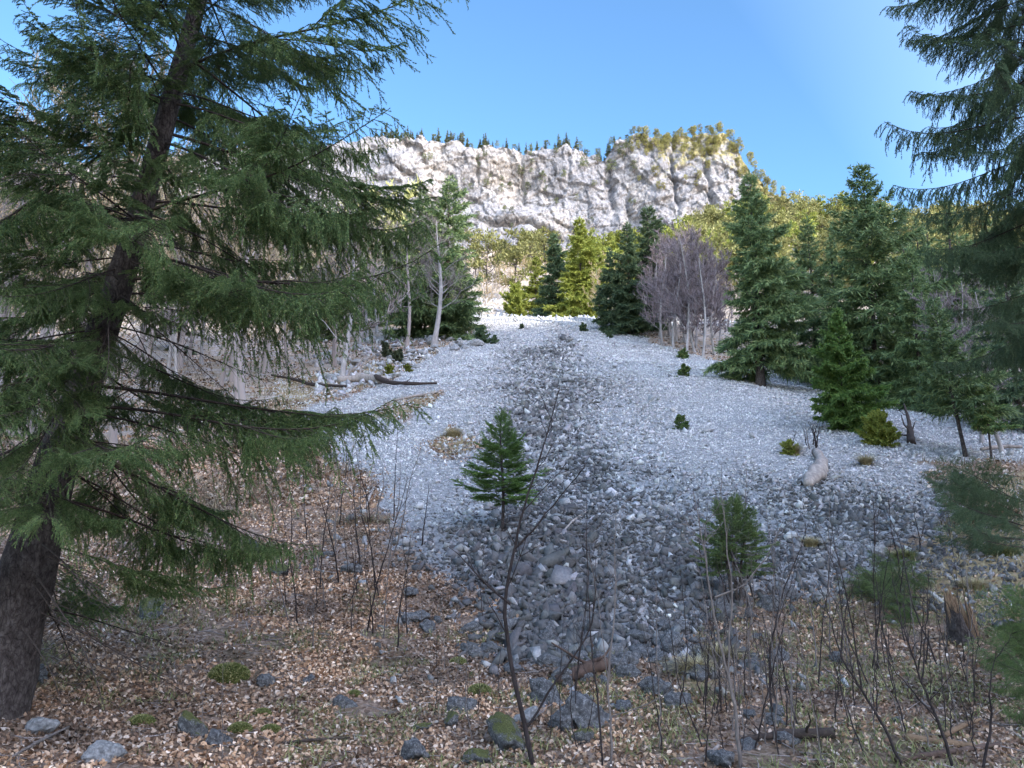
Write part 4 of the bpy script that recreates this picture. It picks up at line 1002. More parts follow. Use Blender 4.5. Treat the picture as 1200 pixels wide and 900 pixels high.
# ------------------------------------------------------------------ leafless trees that stand out
def bare_at(name, label, u, v, vtop, seed, y=None, group=None, **kw):
    p = base_at(u, v, y); H = height_px(p, vtop)
    plant(name, label, 'tree', bare_tree(seed, H, **kw), (p[0], p[1], p[2] - .05), 0, 1, group)
bare_at('bare_beech', 'leafless beech with a pale forked trunk at the left edge of the scree', 510, 400, 245, 301, 60, spread=.36, lean=.02, nl=26, ntw=10, nt3=8, trunk_r=.21, tw=.014, base=.3)
bare_at('bare_beech', 'leafless beech with a darker trunk just left of the pale forked beech', 474, 400, 245, 302, 60, spread=.36, lean=.04, nl=22, ntw=9, nt3=8, trunk_r=.15, tw=.014, bark='greytwig', base=.3)
for i, (u, v, vt, lb) in enumerate(((425, 393, 215, 'thin white barked tree, left one of the close pair'), (439, 390, 225, 'thin white barked tree, right one of the close pair'), (455, 392, 250, 'slim grey tree between the white pair and the beeches'), (395, 394, 235, 'slim leafless tree at the left end of the grove'))):
    bare_at('bare_birch', lb, u, v, vt, 303 + i, spread=.28, nl=20, ntw=9, nt3=7, trunk_r=.12, tw=.02, base=.35, lean=.02)
pr = [(774, 398, 262, 74), (783, 400, 272, 70), (795, 400, 258, 75), (805, 402, 268, 72), (815, 405, 262, 68), (828, 408, 280, 66), (845, 412, 290, 64), (757, 398, 300, 72), (790, 402, 300, 66), (812, 410, 310, 60),
      (778, 402, 268, 64), (792, 408, 262, 60), (808, 412, 255, 58), (824, 416, 272, 57), (770, 400, 285, 68), (800, 404, 280, 66), (838, 418, 285, 60), (786, 404, 290, 70), (818, 412, 292, 64)]
for i, (u, v, vt, y) in enumerate(pr):
    bare_at('purple_bare_tree', 'leafless purplish tree in the dense cluster right of the upper scree', u, v, vt, 320 + i, y, 'purplish leafless trees right of the upper scree', spread=.34, nl=26, ntw=11, nt3=9, trunk_r=.10, tw=.024, base=.15, twig='purpletwig', lean=(-.03, .02, .05)[i % 3])
for i, (u, v, vt, y, ln) in enumerate(((1148, 520, 330, 27, -.22), (1170, 525, 370, 25, -.18), (1110, 480, 300, 40, -.05), (1130, 470, 290, 45, .03), (1185, 500, 300, 38, .05), (1160, 480, 310, 44, -.04))):
    bare_at('bare_thicket_tree', ('pale leaning leafless trunk under the hanging spruce boughs', 'second pale leaning trunk, lower and right of the first')[i] if i < 2 else 'leafless grey tree in the thicket at the far right', u, v, vt, 340 + i, y, None if i < 2 else 'leafless trees at the far right', spread=.36, nl=18, ntw=8, nt3=7, trunk_r=.07, tw=.012, lean=ln, twig='purpletwig', base=.25)

# ------------------------------------------------------------------ far woods, every tree its own object
def proto(ms, name, label, cat='tree', group=None):
    return plant(name, label, cat, ms, (0, -40, -60), 0, 1, group)
def far_set(meshes, name, label, spots, group, seed, jit=.2):
    """spots: (location, height); meshes were made 10 m tall"""
    rg = np.random.default_rng(seed); protos = {}
    for i, (p, H) in enumerate(spots):
        k = int(rg.integers(0, len(meshes))); sc_ = H / 10.0
        s3 = (sc_ * rg.uniform(.85, 1.15), sc_ * rg.uniform(.85, 1.15), sc_)
        if k not in protos:
            t = plant(name, label, 'tree', meshes[k], p, rg.uniform(0, 6.28), 1, group); t.scale = s3; protos[k] = t
        else: dup(protos[k], p, rg.uniform(0, 6.28), s3)
FARCON = [conifer(400 + i, 10, 1.7, 60, .7, .16, 5, .03, mat='pinedark', top=.75) for i in range(3)]
FARPINE = [pine(410 + i, 10, 3.2, 34, .62, 34, base=.2) for i in range(4)]
FARPINED = [pine(420 + i, 10, 3.0, 26, .62, 30, 'pinedark') for i in range(2)]
FARYEL = [conifer(430 + i, 10, 2.3, 70, .75, .2, 6, .02, mat='yellow', top=.65) for i in range(2)] + [pine(435, 10, 2.8, 30, .6, 34, 'yellow', base=.15)]
FARBARE = [bare_tree(440 + i, 10, .42, 18, 7, 7, tw=.035, twig='paletwig', bark='greytwig', base=.2) for i in range(3)] + [bare_tree(444 + i, 10, .4, 18, 7, 7, tw=.035, twig='greytwig', base=.2) for i in range(2)]
FARBUD = [bare_tree(450 + i, 10, .36, 20, 8, 8, tw=.045, twig='budtwig', base=.2) for i in range(2)]

rg = np.random.default_rng(77)
def top_spot(u, dy=3.0, jit=2.5):
    p = at_y(u, 160, YC); j = int(np.clip(np.searchsorted(cx, p[0]), 0, NX - 1)); y = max(float(CY[-1, j]), YC - 4) + dy + rg.uniform(0, jit)
    return (float(p[0]), y, float(CT[j]) + .3)
# rim of the cliff: small dense conifers along the left part, broad pines to the right
sp = [(top_spot(u + rg.uniform(-2, 2)), rg.uniform(3.0, 7.5) * (1.45 if rg.uniform() < .15 else 1)) for u in np.sort(rg.uniform(434, 724, 110))]
far_set(FARCON, 'rim_conifer', 'small dark conifer in the row along the cliff top', sp, 'conifers along the cliff rim', 1)
sp = [(top_spot(u + rg.uniform(-3, 3), 1.0, 5), rg.uniform(3.5, 6.5)) for u in (455, 470, 492, 507, 530, 541, 552, 560, 582, 604, 622, 640, 655, 668, 680, 693, 705, 718, 728, 735, 742, 752, 770, 778, 786, 794, 802, 810, 818, 826, 834, 842, 850, 858, 866)]
far_set(FARPINED, 'rim_pine', 'broad dark pine on the cliff rim', sp, 'pines along the cliff rim', 2)
# pines clinging to the face and ledges
sp = []
for u, v, H in ((612, 205, 8), (636, 212, 7), (598, 222, 5), (588, 224, 5), (618, 222, 5), (640, 226, 5), (660, 208, 5), (684, 196, 7), (700, 190, 5), (600, 250, 4), (716, 200, 8), (728, 180, 7), (742, 200, 7), (735, 175, 7),
                (505, 188, 5), (552, 222, 4), (570, 218, 5)) + tuple((rg.uniform(475, 745), rg.uniform(172, 282), rg.uniform(2.5, 4.5)) for _ in range(34)):
    p = cliff_at(u, v); sp.append(((p[0], p[1] - 2.2, p[2] - H * .5), H * 1.15))
far_set(FARPINED, 'ledge_pine', 'pine clinging to a ledge in the middle of the cliff face', sp, 'pines on the ledges of the cliff face', 3)
sp = []
for i in range(360):
    u = rg.uniform(735, 1010); vt_ = np.interp(u, [a for a, b in _top], [b for a, b in _top]); v = vt_ + rg.uniform(2, 120) * rg.uniform()
    if v > 300 or len(sp) > 230: continue
    dens = (.85 if v < 182 or u > 862 else .22)
    if rg.uniform() > dens: continue
    p = cliff_at(u, v); H = rg.uniform(3.2, 6.2); sp.append(((p[0], p[1] - 1.5, p[2] - H * .45), H))
far_set(FARPINE, 'ledge_pine', 'olive pine on the broken right shoulder of the cliff', sp, 'pines on the right shoulder of the cliff', 4)
# wooded slopes below the cliff and along the right ridge
def slope_spots(n, u0, u1, y0, y1, h0, h1, seed, cond=None):
    r = np.random.default_rng(seed); out = []
    while len(out) < n:
        u = r.uniform(u0, u1); y = math.sqrt(r.uniform(y0 ** 2, y1 ** 2)); p = base_at(u, 0, y)
        if cond is not None and not cond(u, y): continue
        out.append(((p[0], p[1], p[2] - .2), r.uniform(h0, h1)))
    return out
far_set(FARPINE, 'slope_pine', 'olive green pine in the wood on the right hand ridge', slope_spots(210, 800, 1230, 130, 330, 8, 14, 11), 'pines in the wood on the right ridge', 5)
far_set(FARYEL, 'slope_spruce', 'sunlit yellow green conifer on the slope under the cliff', slope_spots(70, 700, 1060, 150, 310, 9, 15, 12), 'yellow green conifers under the cliff', 6)
far_set(FARPINE, 'slope_pine', 'greenish pine on the sunny slope left of the scree head', slope_spots(9, 548, 640, 150, 270, 9, 14, 13, lambda u, y: not (585 < u < 640 and y < 150)), 'pines left of the scree head', 7)
far_set(FARYEL, 'slope_spruce', 'yellow green conifer below the middle of the cliff', slope_spots(20, 600, 770, 150, 290, 10, 15, 14), 'conifers below the middle of the cliff', 8)
far_set(FARBARE, 'bare_slope_tree', 'leafless pale tree on the sunlit hillside behind the leaning spruce', slope_spots(190, -60, 470, 40, 240, 8, 13, 15), 'leafless trees on the left hillside', 9)
far_set([bare_tree(460 + i, 10, .40, 20, 9, 8, tw=.014, twig=('greytwig', 'paletwig')[i % 2], bark='greytwig', base=.3) for i in range(4)], 'bare_beech', 'tall leafless grey tree seen through the boughs of the leaning spruce', slope_spots(28, -90, 400, 24, 60, 11, 19, 25, lambda u, y: u < 330 or y > 50), 'tall leafless trees behind the leaning spruce', 14)
far_set(FARBUD, 'budding_tree', 'tree with fresh yellow green buds behind the left grove', slope_spots(16, 400, 480, 75, 120, 14, 18, 16), 'budding trees behind the left grove', 10)
far_set(FARBARE, 'bare_slope_tree', 'leafless tree among the conifers left of the scree head', slope_spots(22, 540, 660, 110, 240, 6, 11, 17, lambda u, y: not (585 < u < 640 and y < 150)), 'leafless trees left of the scree head', 11)
far_set(FARBARE, 'bare_slope_tree', 'leafless tree on the slope behind the purplish trees', slope_spots(24, 690, 900, 90, 200, 7, 11, 18), 'leafless trees behind the purplish trees', 12)
far_set(FARCON, 'slope_spruce', 'dark conifer on the left hillside behind the leaning spruce', slope_spots(30, -40, 420, 55, 240, 9, 15, 19), 'dark conifers on the left hillside', 13)

far_set([conifer(470 + i, 10, 2.0, 110, .75, .035, 9, .03, mat='spruce', top=.8) for i in range(2)], 'background_spruce', 'green spruce standing in the row behind the two stemmed spruce at the right', slope_spots(16, 1050, 1230, 46, 95, 8, 13, 21), 'spruces in the row at the far right', 15)

# ------------------------------------------------------------------ boulders
def rock_mesh(seed, mat, flat=.62, planes=14, sub=4, rough=.13):
    rg = np.random.default_rng(seed)
    bm = bmesh.new(); bmesh.ops.create_icosphere(bm, subdivisions=sub, radius=1)
    Dv = np.array([v.co[:] for v in bm.verts]); Fc = np.array([[v.index for v in f.verts] for f in bm.faces]); bm.free()
    n = nrm(rg.normal(size=(planes, 3))); d = rg.uniform(.62, 1.0, planes)
    dot = Dv @ n.T; r = np.where(dot > .05, d[None] / np.maximum(dot, .05), 9).min(1); r = np.minimum(r, 1.25)
    nz = np.array([mnoise.fractal(Vector((v * 2.1 + seed * 3.7).tolist()), .8, 2.1, 5) for v in Dv])
    V = Dv * (r * (1 + rough * 1.6 * nz))[:, None] * np.array([1, rg.uniform(.7, 1), flat])
    return mesh_of('rock', V, Fc, M[mat], False)
ROCK = {'boulder': [rock_mesh(500 + i, 'boulder') for i in range(5)], 'mossrock': [rock_mesh(510 + i, 'mossrock') for i in range(4)], 'whiterock': [rock_mesh(520 + i, 'whiterock') for i in range(3)]}
def rock_at(u, v, wpx, label, kind='boulder', group=None, flat=1.0, seed=0, sink=.25):
    p = ground(u, v); dep = p[1] * CP + p[2] * SP; s = wpx / 2 * dep / F
    me = ROCK[kind][seed % len(ROCK[kind])]
    o = obj('boulder', me); o.location = (p[0], p[1], p[2] + s * (.45 - sink)); o.scale = (s, s * .9, s * flat)
    o.rotation_euler = (math.sin(seed * 3.1) * .3, math.cos(seed * 1.7) * .3, seed * 1.3)
    return tag(o, label, 'rock', group)
for i, (u, v, w, k, lb) in enumerate((
        (688, 848, 62, 'boulder', 'largest dark boulder in the pile beside the thin black sapling'), (660, 852, 44, 'boulder', 'dark angular boulder left of the largest one in the pile'), (640, 822, 46, 'boulder', 'grey boulder with a pale top behind the pile'),
        (618, 846, 34, 'whiterock', 'pale faced boulder at the left end of the pile'), (592, 872, 62, 'mossrock', 'moss topped boulder in front of the dark pile'), (540, 832, 34, 'boulder', 'flat grey boulder alone in the leaf litter left of the pile'),
        (528, 850, 28, 'mossrock', 'brownish mossy rock beside the flat grey boulder'), (768, 812, 36, 'boulder', 'dark square boulder below the dry grass tuft'), (732, 832, 26, 'boulder', 'low dark rock between pile and square boulder'),
        (818, 795, 32, 'boulder', 'dark boulder at the foot of the dry grass tuft'), (683, 870, 30, 'mossrock', 'small green mossed rock under the largest dark boulder'), (660, 800, 40, 'boulder', 'broad dark slab at the lowest end of the scree'),
        (46, 858, 40, 'whiterock', 'white speckled rock at the lower left beside a pale stick'), (122, 890, 40, 'whiterock', 'pale rock cut by the bottom edge near the white speckled rock'), (222, 858, 44, 'mossrock', 'dark rock with moss half sunk in the shaded litter'),
        (255, 872, 32, 'boulder', 'grey rock right of the sunken mossy rock'), (42, 797, 36, 'boulder', 'grey rock against the foot of the leaning trunk'), (296, 646, 24, 'boulder', 'pale grey rock under the boughs of the leaning spruce'),
        (178, 722, 40, 'mossrock', 'dark mossy rock in the shade of the leaning spruce'), (500, 738, 22, 'boulder', 'small grey rock at the litter edge left of the scree'), (482, 697, 20, 'boulder', 'grey rock in litter close to the scree edge'),
        (576, 765, 26, 'boulder', 'grey rock where the litter meets the scree foot'), (624, 512, 26, 'boulder', 'flat grey slab lying alone on the middle scree'), (785, 760, 44, 'boulder', 'blue grey boulder at the scree foot by the grass'),
        (748, 752, 34, 'boulder', 'dark boulder left of the blue grey one'), (1030, 650, 24, 'whiterock', 'pinkish pale rock at the right end of the scree'), (905, 712, 34, 'boulder', 'dark boulder at the foot of the bushy little spruce'),
        (965, 700, 22, 'whiterock', 'pale rock beside the thicket of thin stems'), (845, 895, 36, 'boulder', 'dark rock cut by the bottom edge among thin stems'), (560, 893, 40, 'mossrock', 'mossy rock at the bottom edge left of the pile'),
        (485, 890, 44, 'boulder', 'grey rock at the bottom edge in the leaf litter'), (715, 780, 30, 'boulder', 'dark rock beside the rotten red log'))):
    rock_at(u, v, w, lb, k, None, 1.0, i, .2)
# blocks half sunk in the litter and jumbled at the scree foot
rg = np.random.default_rng(64)
for i in range(60):
    if i < 34: u, v = rg.normal(690, 75), rg.uniform(735, 800)
    elif i < 44: u, v = rg.uniform(300, 560), rg.uniform(640, 880)
    else: u, v = rg.uniform(760, 1090), rg.uniform(690, 880)
    rock_at(u, v, rg.uniform(14, 34), ('angular grey block in the jumble at the foot of the scree', 'small grey stone half sunk in the leaf litter', 'small grey stone among grass and thin stems')[0 if i < 34 else 1 if i < 44 else 2],
            'mossrock' if i % 7 == 0 else 'boulder', ('blocks at the foot of the scree', 'stones sunk in the leaf litter', 'stones among the thin stems')[0 if i < 34 else 1 if i < 44 else 2], rg.uniform(.7, 1.1), 100 + i, .3)
for i in range(26):
    u, v = rg.uniform(500, 560), rg.uniform(392, 412)
    if i > 12: u, v = rg.uniform(385, 500), rg.uniform(398, 432)
    rock_at(u, v, rg.uniform(8, 20), 'pale broken block in the rubble under the left grove', 'whiterock', 'pale blocks under the left grove', .8, 200 + i, .2)
# moss cushions
def moss_at(u, v, wpx, label, seed, group=None):
    rg = np.random.default_rng(seed); p = ground(u, v); s = wpx / 2 * p[1] / F
    bm = bmesh.new(); bmesh.ops.create_icosphere(bm, subdivisions=3, radius=1); Dv = np.array([q.co[:] for q in bm.verts]); Fc = np.array([[q.index for q in f.verts] for f in bm.faces]); bm.free()
    nz = np.array([mnoise.fractal(Vector((q * 2.4 + seed).tolist()), .8, 2.1, 4) for q in Dv])
    V = Dv * (1 + .22 * nz)[:, None] * np.array([1, .85, .62]) * s
    n = 1500; d = nrm(rg.normal(size=(n, 3))); d[:, 2] = np.abs(d[:, 2]); B = d * np.array([1, .85, .62]) * s * .98
    kv, kq = kites(B, nrm(d + rg.normal(size=(n, 3)) * .5), np.full(n, s * .16), np.full(n, s * .03), rg)
    t = thing('moss_cushion', label, 'moss', (p[0], p[1], p[2] + s * .05), 0, group)
    obj('cushion', mesh_of('cushion', V, Fc, M['moss'], True), t); obj('shoots', mesh_of('shoots', kv, kq, M['greengrass']), t)
for i, (u, v, w, lb) in enumerate(((307, 838, 20, 'round green moss cushion, upper one of the close pair'), (317, 858, 22, 'round green moss cushion, lower one of the close pair'), (281, 857, 26, 'brown green moss cushion left of the close pair'),
                                   (165, 850, 30, 'dark moss cushion in shaded litter'), (537, 778, 20, 'bright yellow moss cushion in sunny litter'), (562, 812, 26, 'yellow green moss patch near the boulder pile'), (268, 795, 44, 'flat green moss patch in the middle of the litter'),
                                   (415, 815, 16, 'small bright green moss tuft far from rocks'), (585, 730, 18, 'moss tuft at the left edge of the scree foot'))):
    moss_at(u, v, w, lb, 600 + i)
# grass tussocks
def tussock(u, v, wpx, label, seed, mat='drygrass', H=.35, n=900):
    rg = np.random.default_rng(seed); p = ground(u, v); s = wpx / 2 * p[1] / F
    a = rg.uniform(0, 6.28, n); r = s * .45 * np.sqrt(rg.uniform(0, 1, n))
    P = np.stack([r * np.cos(a), r * np.sin(a), 0 * r - .02], -1)
    V, q = blades(P, H * rg.uniform(.5, 1.1, n), rg.uniform(.5, 1.5, n), rg, .006, 4)
    o = obj('grass_tussock', mesh_of('grass_tussock', V, q, M[mat])); o.location = tuple(p); tag(o, label, 'grass')
for i, (u, v, w, lb, m) in enumerate(((812, 788, 62, 'drooping straw coloured tussock beside the scree foot', 'drygrass'), (842, 772, 40, 'pale tussock right of the drooping straw tussock', 'drygrass'), (930, 532, 24, 'dry grass clump in the gravel near the pale log', 'drygrass'),
                                      (532, 512, 30, 'brown grass clump on the scree behind the small spruce', 'drygrass'), (1140, 690, 50, 'yellowish tussock behind the broken stump', 'drygrass'), (1175, 650, 50, 'olive tussock on the bank at the right edge', 'greengrass'),
                                      (1060, 655, 44, 'olive tussock at the right end of the scree', 'greengrass'), (950, 640, 30, 'dry tuft above the thicket of thin stems', 'drygrass'), (1015, 545, 22, 'dry tuft below the bright bushy spruce', 'drygrass'))):
    tussock(u, v, w, lb, 640 + i, m, .30 if v > 600 else .5)

# ------------------------------------------------------------------ wood on the ground
def log_thing(name, label, pts, rad, mat, cat='log', seed=0, stubs=0, k=14, jag=.2):
    """pts: (u, v, lift) on the ground; a worn log with optional branch stubs"""
    rg = np.random.default_rng(seed); Pw = []
    for u, v, l in pts:
        p = ground(u, v); Pw.append([p[0], p[1], p[2] + l])
    Pw = np.array(Pw); base = Pw[0].copy(); m = 16; t = np.linspace(0, 1, len(Pw)); tt = np.linspace(0, 1, m)
    ax = np.stack([np.interp(tt, t, Pw[:, c] - base[c]) for c in range(3)], -1); rr = np.interp(tt, np.linspace(0, 1, len(rad)), rad)
    for _ in range(2): ax[1:-1] = (ax[:-2] + 2 * ax[1:-1] + ax[2:]) / 4
    ax = np.concatenate([ax[:1], ax, ax[-1:]]); rr = np.concatenate([[.002], rr, [.002]])
    ax[1:-1] += rg.normal(size=(m, 3)) * rr[1:-1, None] * .04
    V, q = tubes(ax[None] + np.array([0, 0, 1e-4]) * np.arange(len(ax))[None, :, None], rr[None], k)
    nz = np.array([mnoise.fractal(Vector((v * (3 + 1 / max(rad)) * .25).tolist()), .8, 2, 4) for v in V]); cen = np.repeat(ax, k, 0); V = cen + (V - cen) * (1 + jag * 1.6 * nz)[:, None]
    t_ = thing(name, label, cat, tuple(base)); obj('stem', mesh_of('stem', V, q, M[mat], True), t_)
    for i in range(stubs):
        j = int(rg.integers(3, m - 2)); d = nrm(np.array([rg.normal(), rg.normal() * .6, abs(rg.normal()) + .2])); L = rr[j] * rg.uniform(3, 9)
        P = ax[j][None] + d[None] * (L * np.linspace(0, 1, 5))[:, None] + rg.normal(size=(5, 3)) * L * .04
        v_, q_ = tubes(P[None], (rr[j] * .35 * np.linspace(1, .3, 5))[None], 6); obj('branch_stub', mesh_of('branch_stub', v_, q_, M[mat], True), t_)
log_thing('pale_log', 'short bent pale log lying alone on the grey scree', [(945, 572, .10), (955, 566, .16), (962, 556, .16), (963, 544, .14), (956, 534, .12)], [.10, .19, .19, .13, .10], 'logwood', seed=1, jag=.5)
log_thing('fallen_log', 'long grey fallen trunk on the tan bank left of the scree', [(395, 450, .25), (425, 449, .28), (450, 450, .22)], [.22, .26, .2], 'logwood', seed=2, stubs=2)
log_thing('fallen_branch', 'dark bent branch reaching from the fallen trunk onto the gravel', [(440, 449, .35), (455, 455, .3), (480, 455, .22), (512, 452, .12)], [.16, .12, .09, .05], 'twigwood', seed=3, stubs=2)
log_thing('fallen_branch', 'dark curved branch left of the long grey fallen trunk', [(318, 445, .3), (345, 448, .2), (365, 455, .2), (405, 457, .2)], [.06, .08, .10, .07], 'twigwood', seed=4, stubs=3)
log_thing('fallen_pole', 'thin pale pole lying across the straw patch on the left scree', [(462, 472, .12), (490, 467, .14), (520, 461, .1)], [.05, .06, .04], 'logwood', seed=5)
log_thing('fallen_pole', 'short pale stick standing out at the left scree edge', [(428, 598, .05), (436, 580, .12)], [.025, .03], 'logwood', seed=6)
log_thing('rotten_log', 'brown rotten log wedged among boulders at the scree foot', [(652, 803, .06), (680, 797, .09), (712, 786, .10)], [.05, .085, .06], 'redwood', seed=7, stubs=2, jag=.25)
log_thing('split_log', 'orange split log among thin stems at the lower right', [(1062, 868, .03), (1100, 874, .03), (1142, 880, .03)], [.036, .034, .03], 'freshwood', seed=8)
log_thing('split_log', 'short orange branch resting above the split log', [(1108, 869, .05), (1128, 860, .07), (1150, 852, .07)], [.022, .024, .015], 'freshwood', seed=9)
log_thing('fallen_branch', 'dark branch lying on litter below the thin stems', [(870, 872, .04), (920, 868, .06), (978, 866, .05)], [.02, .04, .05], 'twigwood', seed=10, stubs=3)
log_thing('fallen_branch', 'grey branch lying at the bottom right under the split log', [(1050, 894, .02), (1100, 888, .03), (1170, 878, .04)], [.02, .03, .02], 'redwood', seed=11, stubs=2)
log_thing('fallen_stick', 'pale stick on the litter at the lower left corner', [(12, 893, .03), (45, 877, .05), (80, 858, .04)], [.008, .012, .008], 'palesapling', seed=12)
log_thing('fallen_stick', 'pale stick lying at the bottom left of the thin stems', [(826, 892, .03), (842, 880, .04)], [.012, .016], 'logwood', seed=13)
log_thing('fallen_stick', 'thin dark stick reaching across litter at the bottom edge', [(330, 875, .03), (370, 874, .05), (410, 870, .04)], [.01, .014, .01], 'twigwood', seed=14)
log_thing('fallen_branch', 'grey fallen branch on gravel right of the small scree spruce', [(655, 632, .06), (672, 615, .1), (688, 603, .08)], [.015, .022, .012], 'logwood', seed=15, stubs=1)
log_thing('dead_snag', 'black forked snag sticking up from the gravel at the right', [(1068, 520, .0), (1067, 512, .5), (1062, 505, 1.0)], [.14, .07, .02], 'twigwood', 'snag', 16, 4)
log_thing('fallen_branch', 'grey branch lying on gravel at the right edge', [(1150, 530, .1), (1170, 528, .12), (1198, 527, .1)], [.05, .07, .05], 'logwood', seed=17, stubs=1)

def broken_stump():
    p = ground(1132, 748); H = height_px(p, 672) * .82; t = thing('broken_stump', 'broken tree stump with torn orange wood at the lower right', 'stump', tuple(p - np.array([0, 0, .05])))
    rg = np.random.default_rng(70); k = 22; th = np.arange(k) * 2 * math.pi / k; m = 9; hh = np.linspace(0, 1, m)
    topz = H * (.62 + .22 * np.cos(th - 2.6) + rg.uniform(-.10, .10, k)); r0 = .165
    V = []
    for f in hh:
        r = r0 * (1.25 - .45 * f + .35 * (f < .05)) * (1 + .06 * np.sin(3 * th + 1) + rg.normal(0, .02, k)); V.append(np.stack([r * np.cos(th) - .10 * f, r * np.sin(th), topz * f], -1))
    V = np.concatenate(V); idx = np.arange(m * k).reshape(m, k); q = np.stack([idx[:-1], np.roll(idx[:-1], -1, 1), np.roll(idx[1:], -1, 1), idx[1:]], -1).reshape(-1, 4)
    obj('bark_shell', mesh_of('bark_shell', V, q, M['bark'], True), t)
    mb = MB()                                                   # torn fibres of the inner wood
    for i in range(46):
        a = rg.uniform(0, 6.28); rr = .10 * math.sqrt(rg.uniform()); w = rg.uniform(.015, .04); ht = H * (.60 + .25 * math.cos(a - 2.6) + rg.uniform(-.05, .2))
        b = np.array([rr * math.cos(a) - .05, rr * math.sin(a), .1]); e = np.array([rr * math.cos(a) * 1.1 - .10 + rg.normal() * .02, rr * math.sin(a) * 1.1 + rg.normal() * .02, ht])
        mb.add(*tubes(np.stack([b, b + (e - b) * .75, e])[None], np.array([[w, w * .8, .002]]), 4))
    mb.build('torn_wood', M['freshwood'], t)
    mb = MB()
    for i in range(8):                                          # the split face towards the viewer
        x = -.06 + .028 * i; b = np.array([x * .8, -.15 + .006 * (i - 4) ** 2, H * .12]); e = np.array([x * .8 - .07, -.12 + .004 * (i - 4) ** 2, H * rg.uniform(.6, .95)])
        mb.add(*tubes(np.stack([b, (b + e) / 2 + np.array([0, -.02, 0]), e])[None], np.array([[.02, .026, .003]]), 5))
    mb.build('split_face', M['freshwood'], t)
broken_stump()

def fallen_boughs(label, spots, seed, tpl):
    rg = np.random.default_rng(seed); p = ground(*spots[0][:2]); t = thing('fallen_spruce_bough', label, 'bough', tuple(p))
    more = [(u + rg.normal() * 14, v + rg.normal() * 9, az + rg.normal() * .5, sc_ * rg.uniform(.5, .9), lift * rg.uniform(.3, 1.1)) for u, v, az, sc_, lift in spots for _ in range(2)]
    more = [(min(a, spots[0][0] + 5), b, c, d, e) for a, b, c, d, e in more]
    for u, v, az, sc_, lift in spots + more:
        q = ground(u, v) - p; place_bough(t, tpl[int(rg.integers(0, len(tpl)))], (q[0], q[1], q[2] + lift), az, R(rg.uniform(-2, 32)), sc_, roll=rg.normal(0, 1.3))
fallen_boughs('heap of dark green spruce boughs lying beside the broken stump', [(1085, 712, 2.9, .5, .15), (1085, 700, 3.2, .55, .2), (1080, 692, 2.75, .5, .15), (1085, 722, 3.4, .45, .1), (1045, 702, 3.0, .4, .14), (1060, 690, .4, .35, .14), (1030, 700, 1.2, .3, .14), (1088, 705, 2.5, .4, .2)], 81, BOUGH)
fallen_boughs('heap of dark spruce boughs on the bank at the right edge', [(1215, 640, 2.9, .9, .3), (1200, 610, 3.1, .9, .4), (1180, 590, 2.9, .85, .35), (1230, 620, 2.6, .9, .35), (1170, 600, 3.3, .6, .3), (1200, 655, 3.0, .7, .2), (1150, 585, 3.0, .6, .3)], 82, BOUGHD)
fallen_boughs('green spruce bough hanging in from the lower right corner', [(1262, 820, 2.7, .45, .3), (1260, 790, 3.0, .48, .4), (1268, 845, 2.5, .45, .2), (1255, 770, 3.3, .42, .4), (1270, 800, 2.9, .5, .5)], 83, BOUGH)

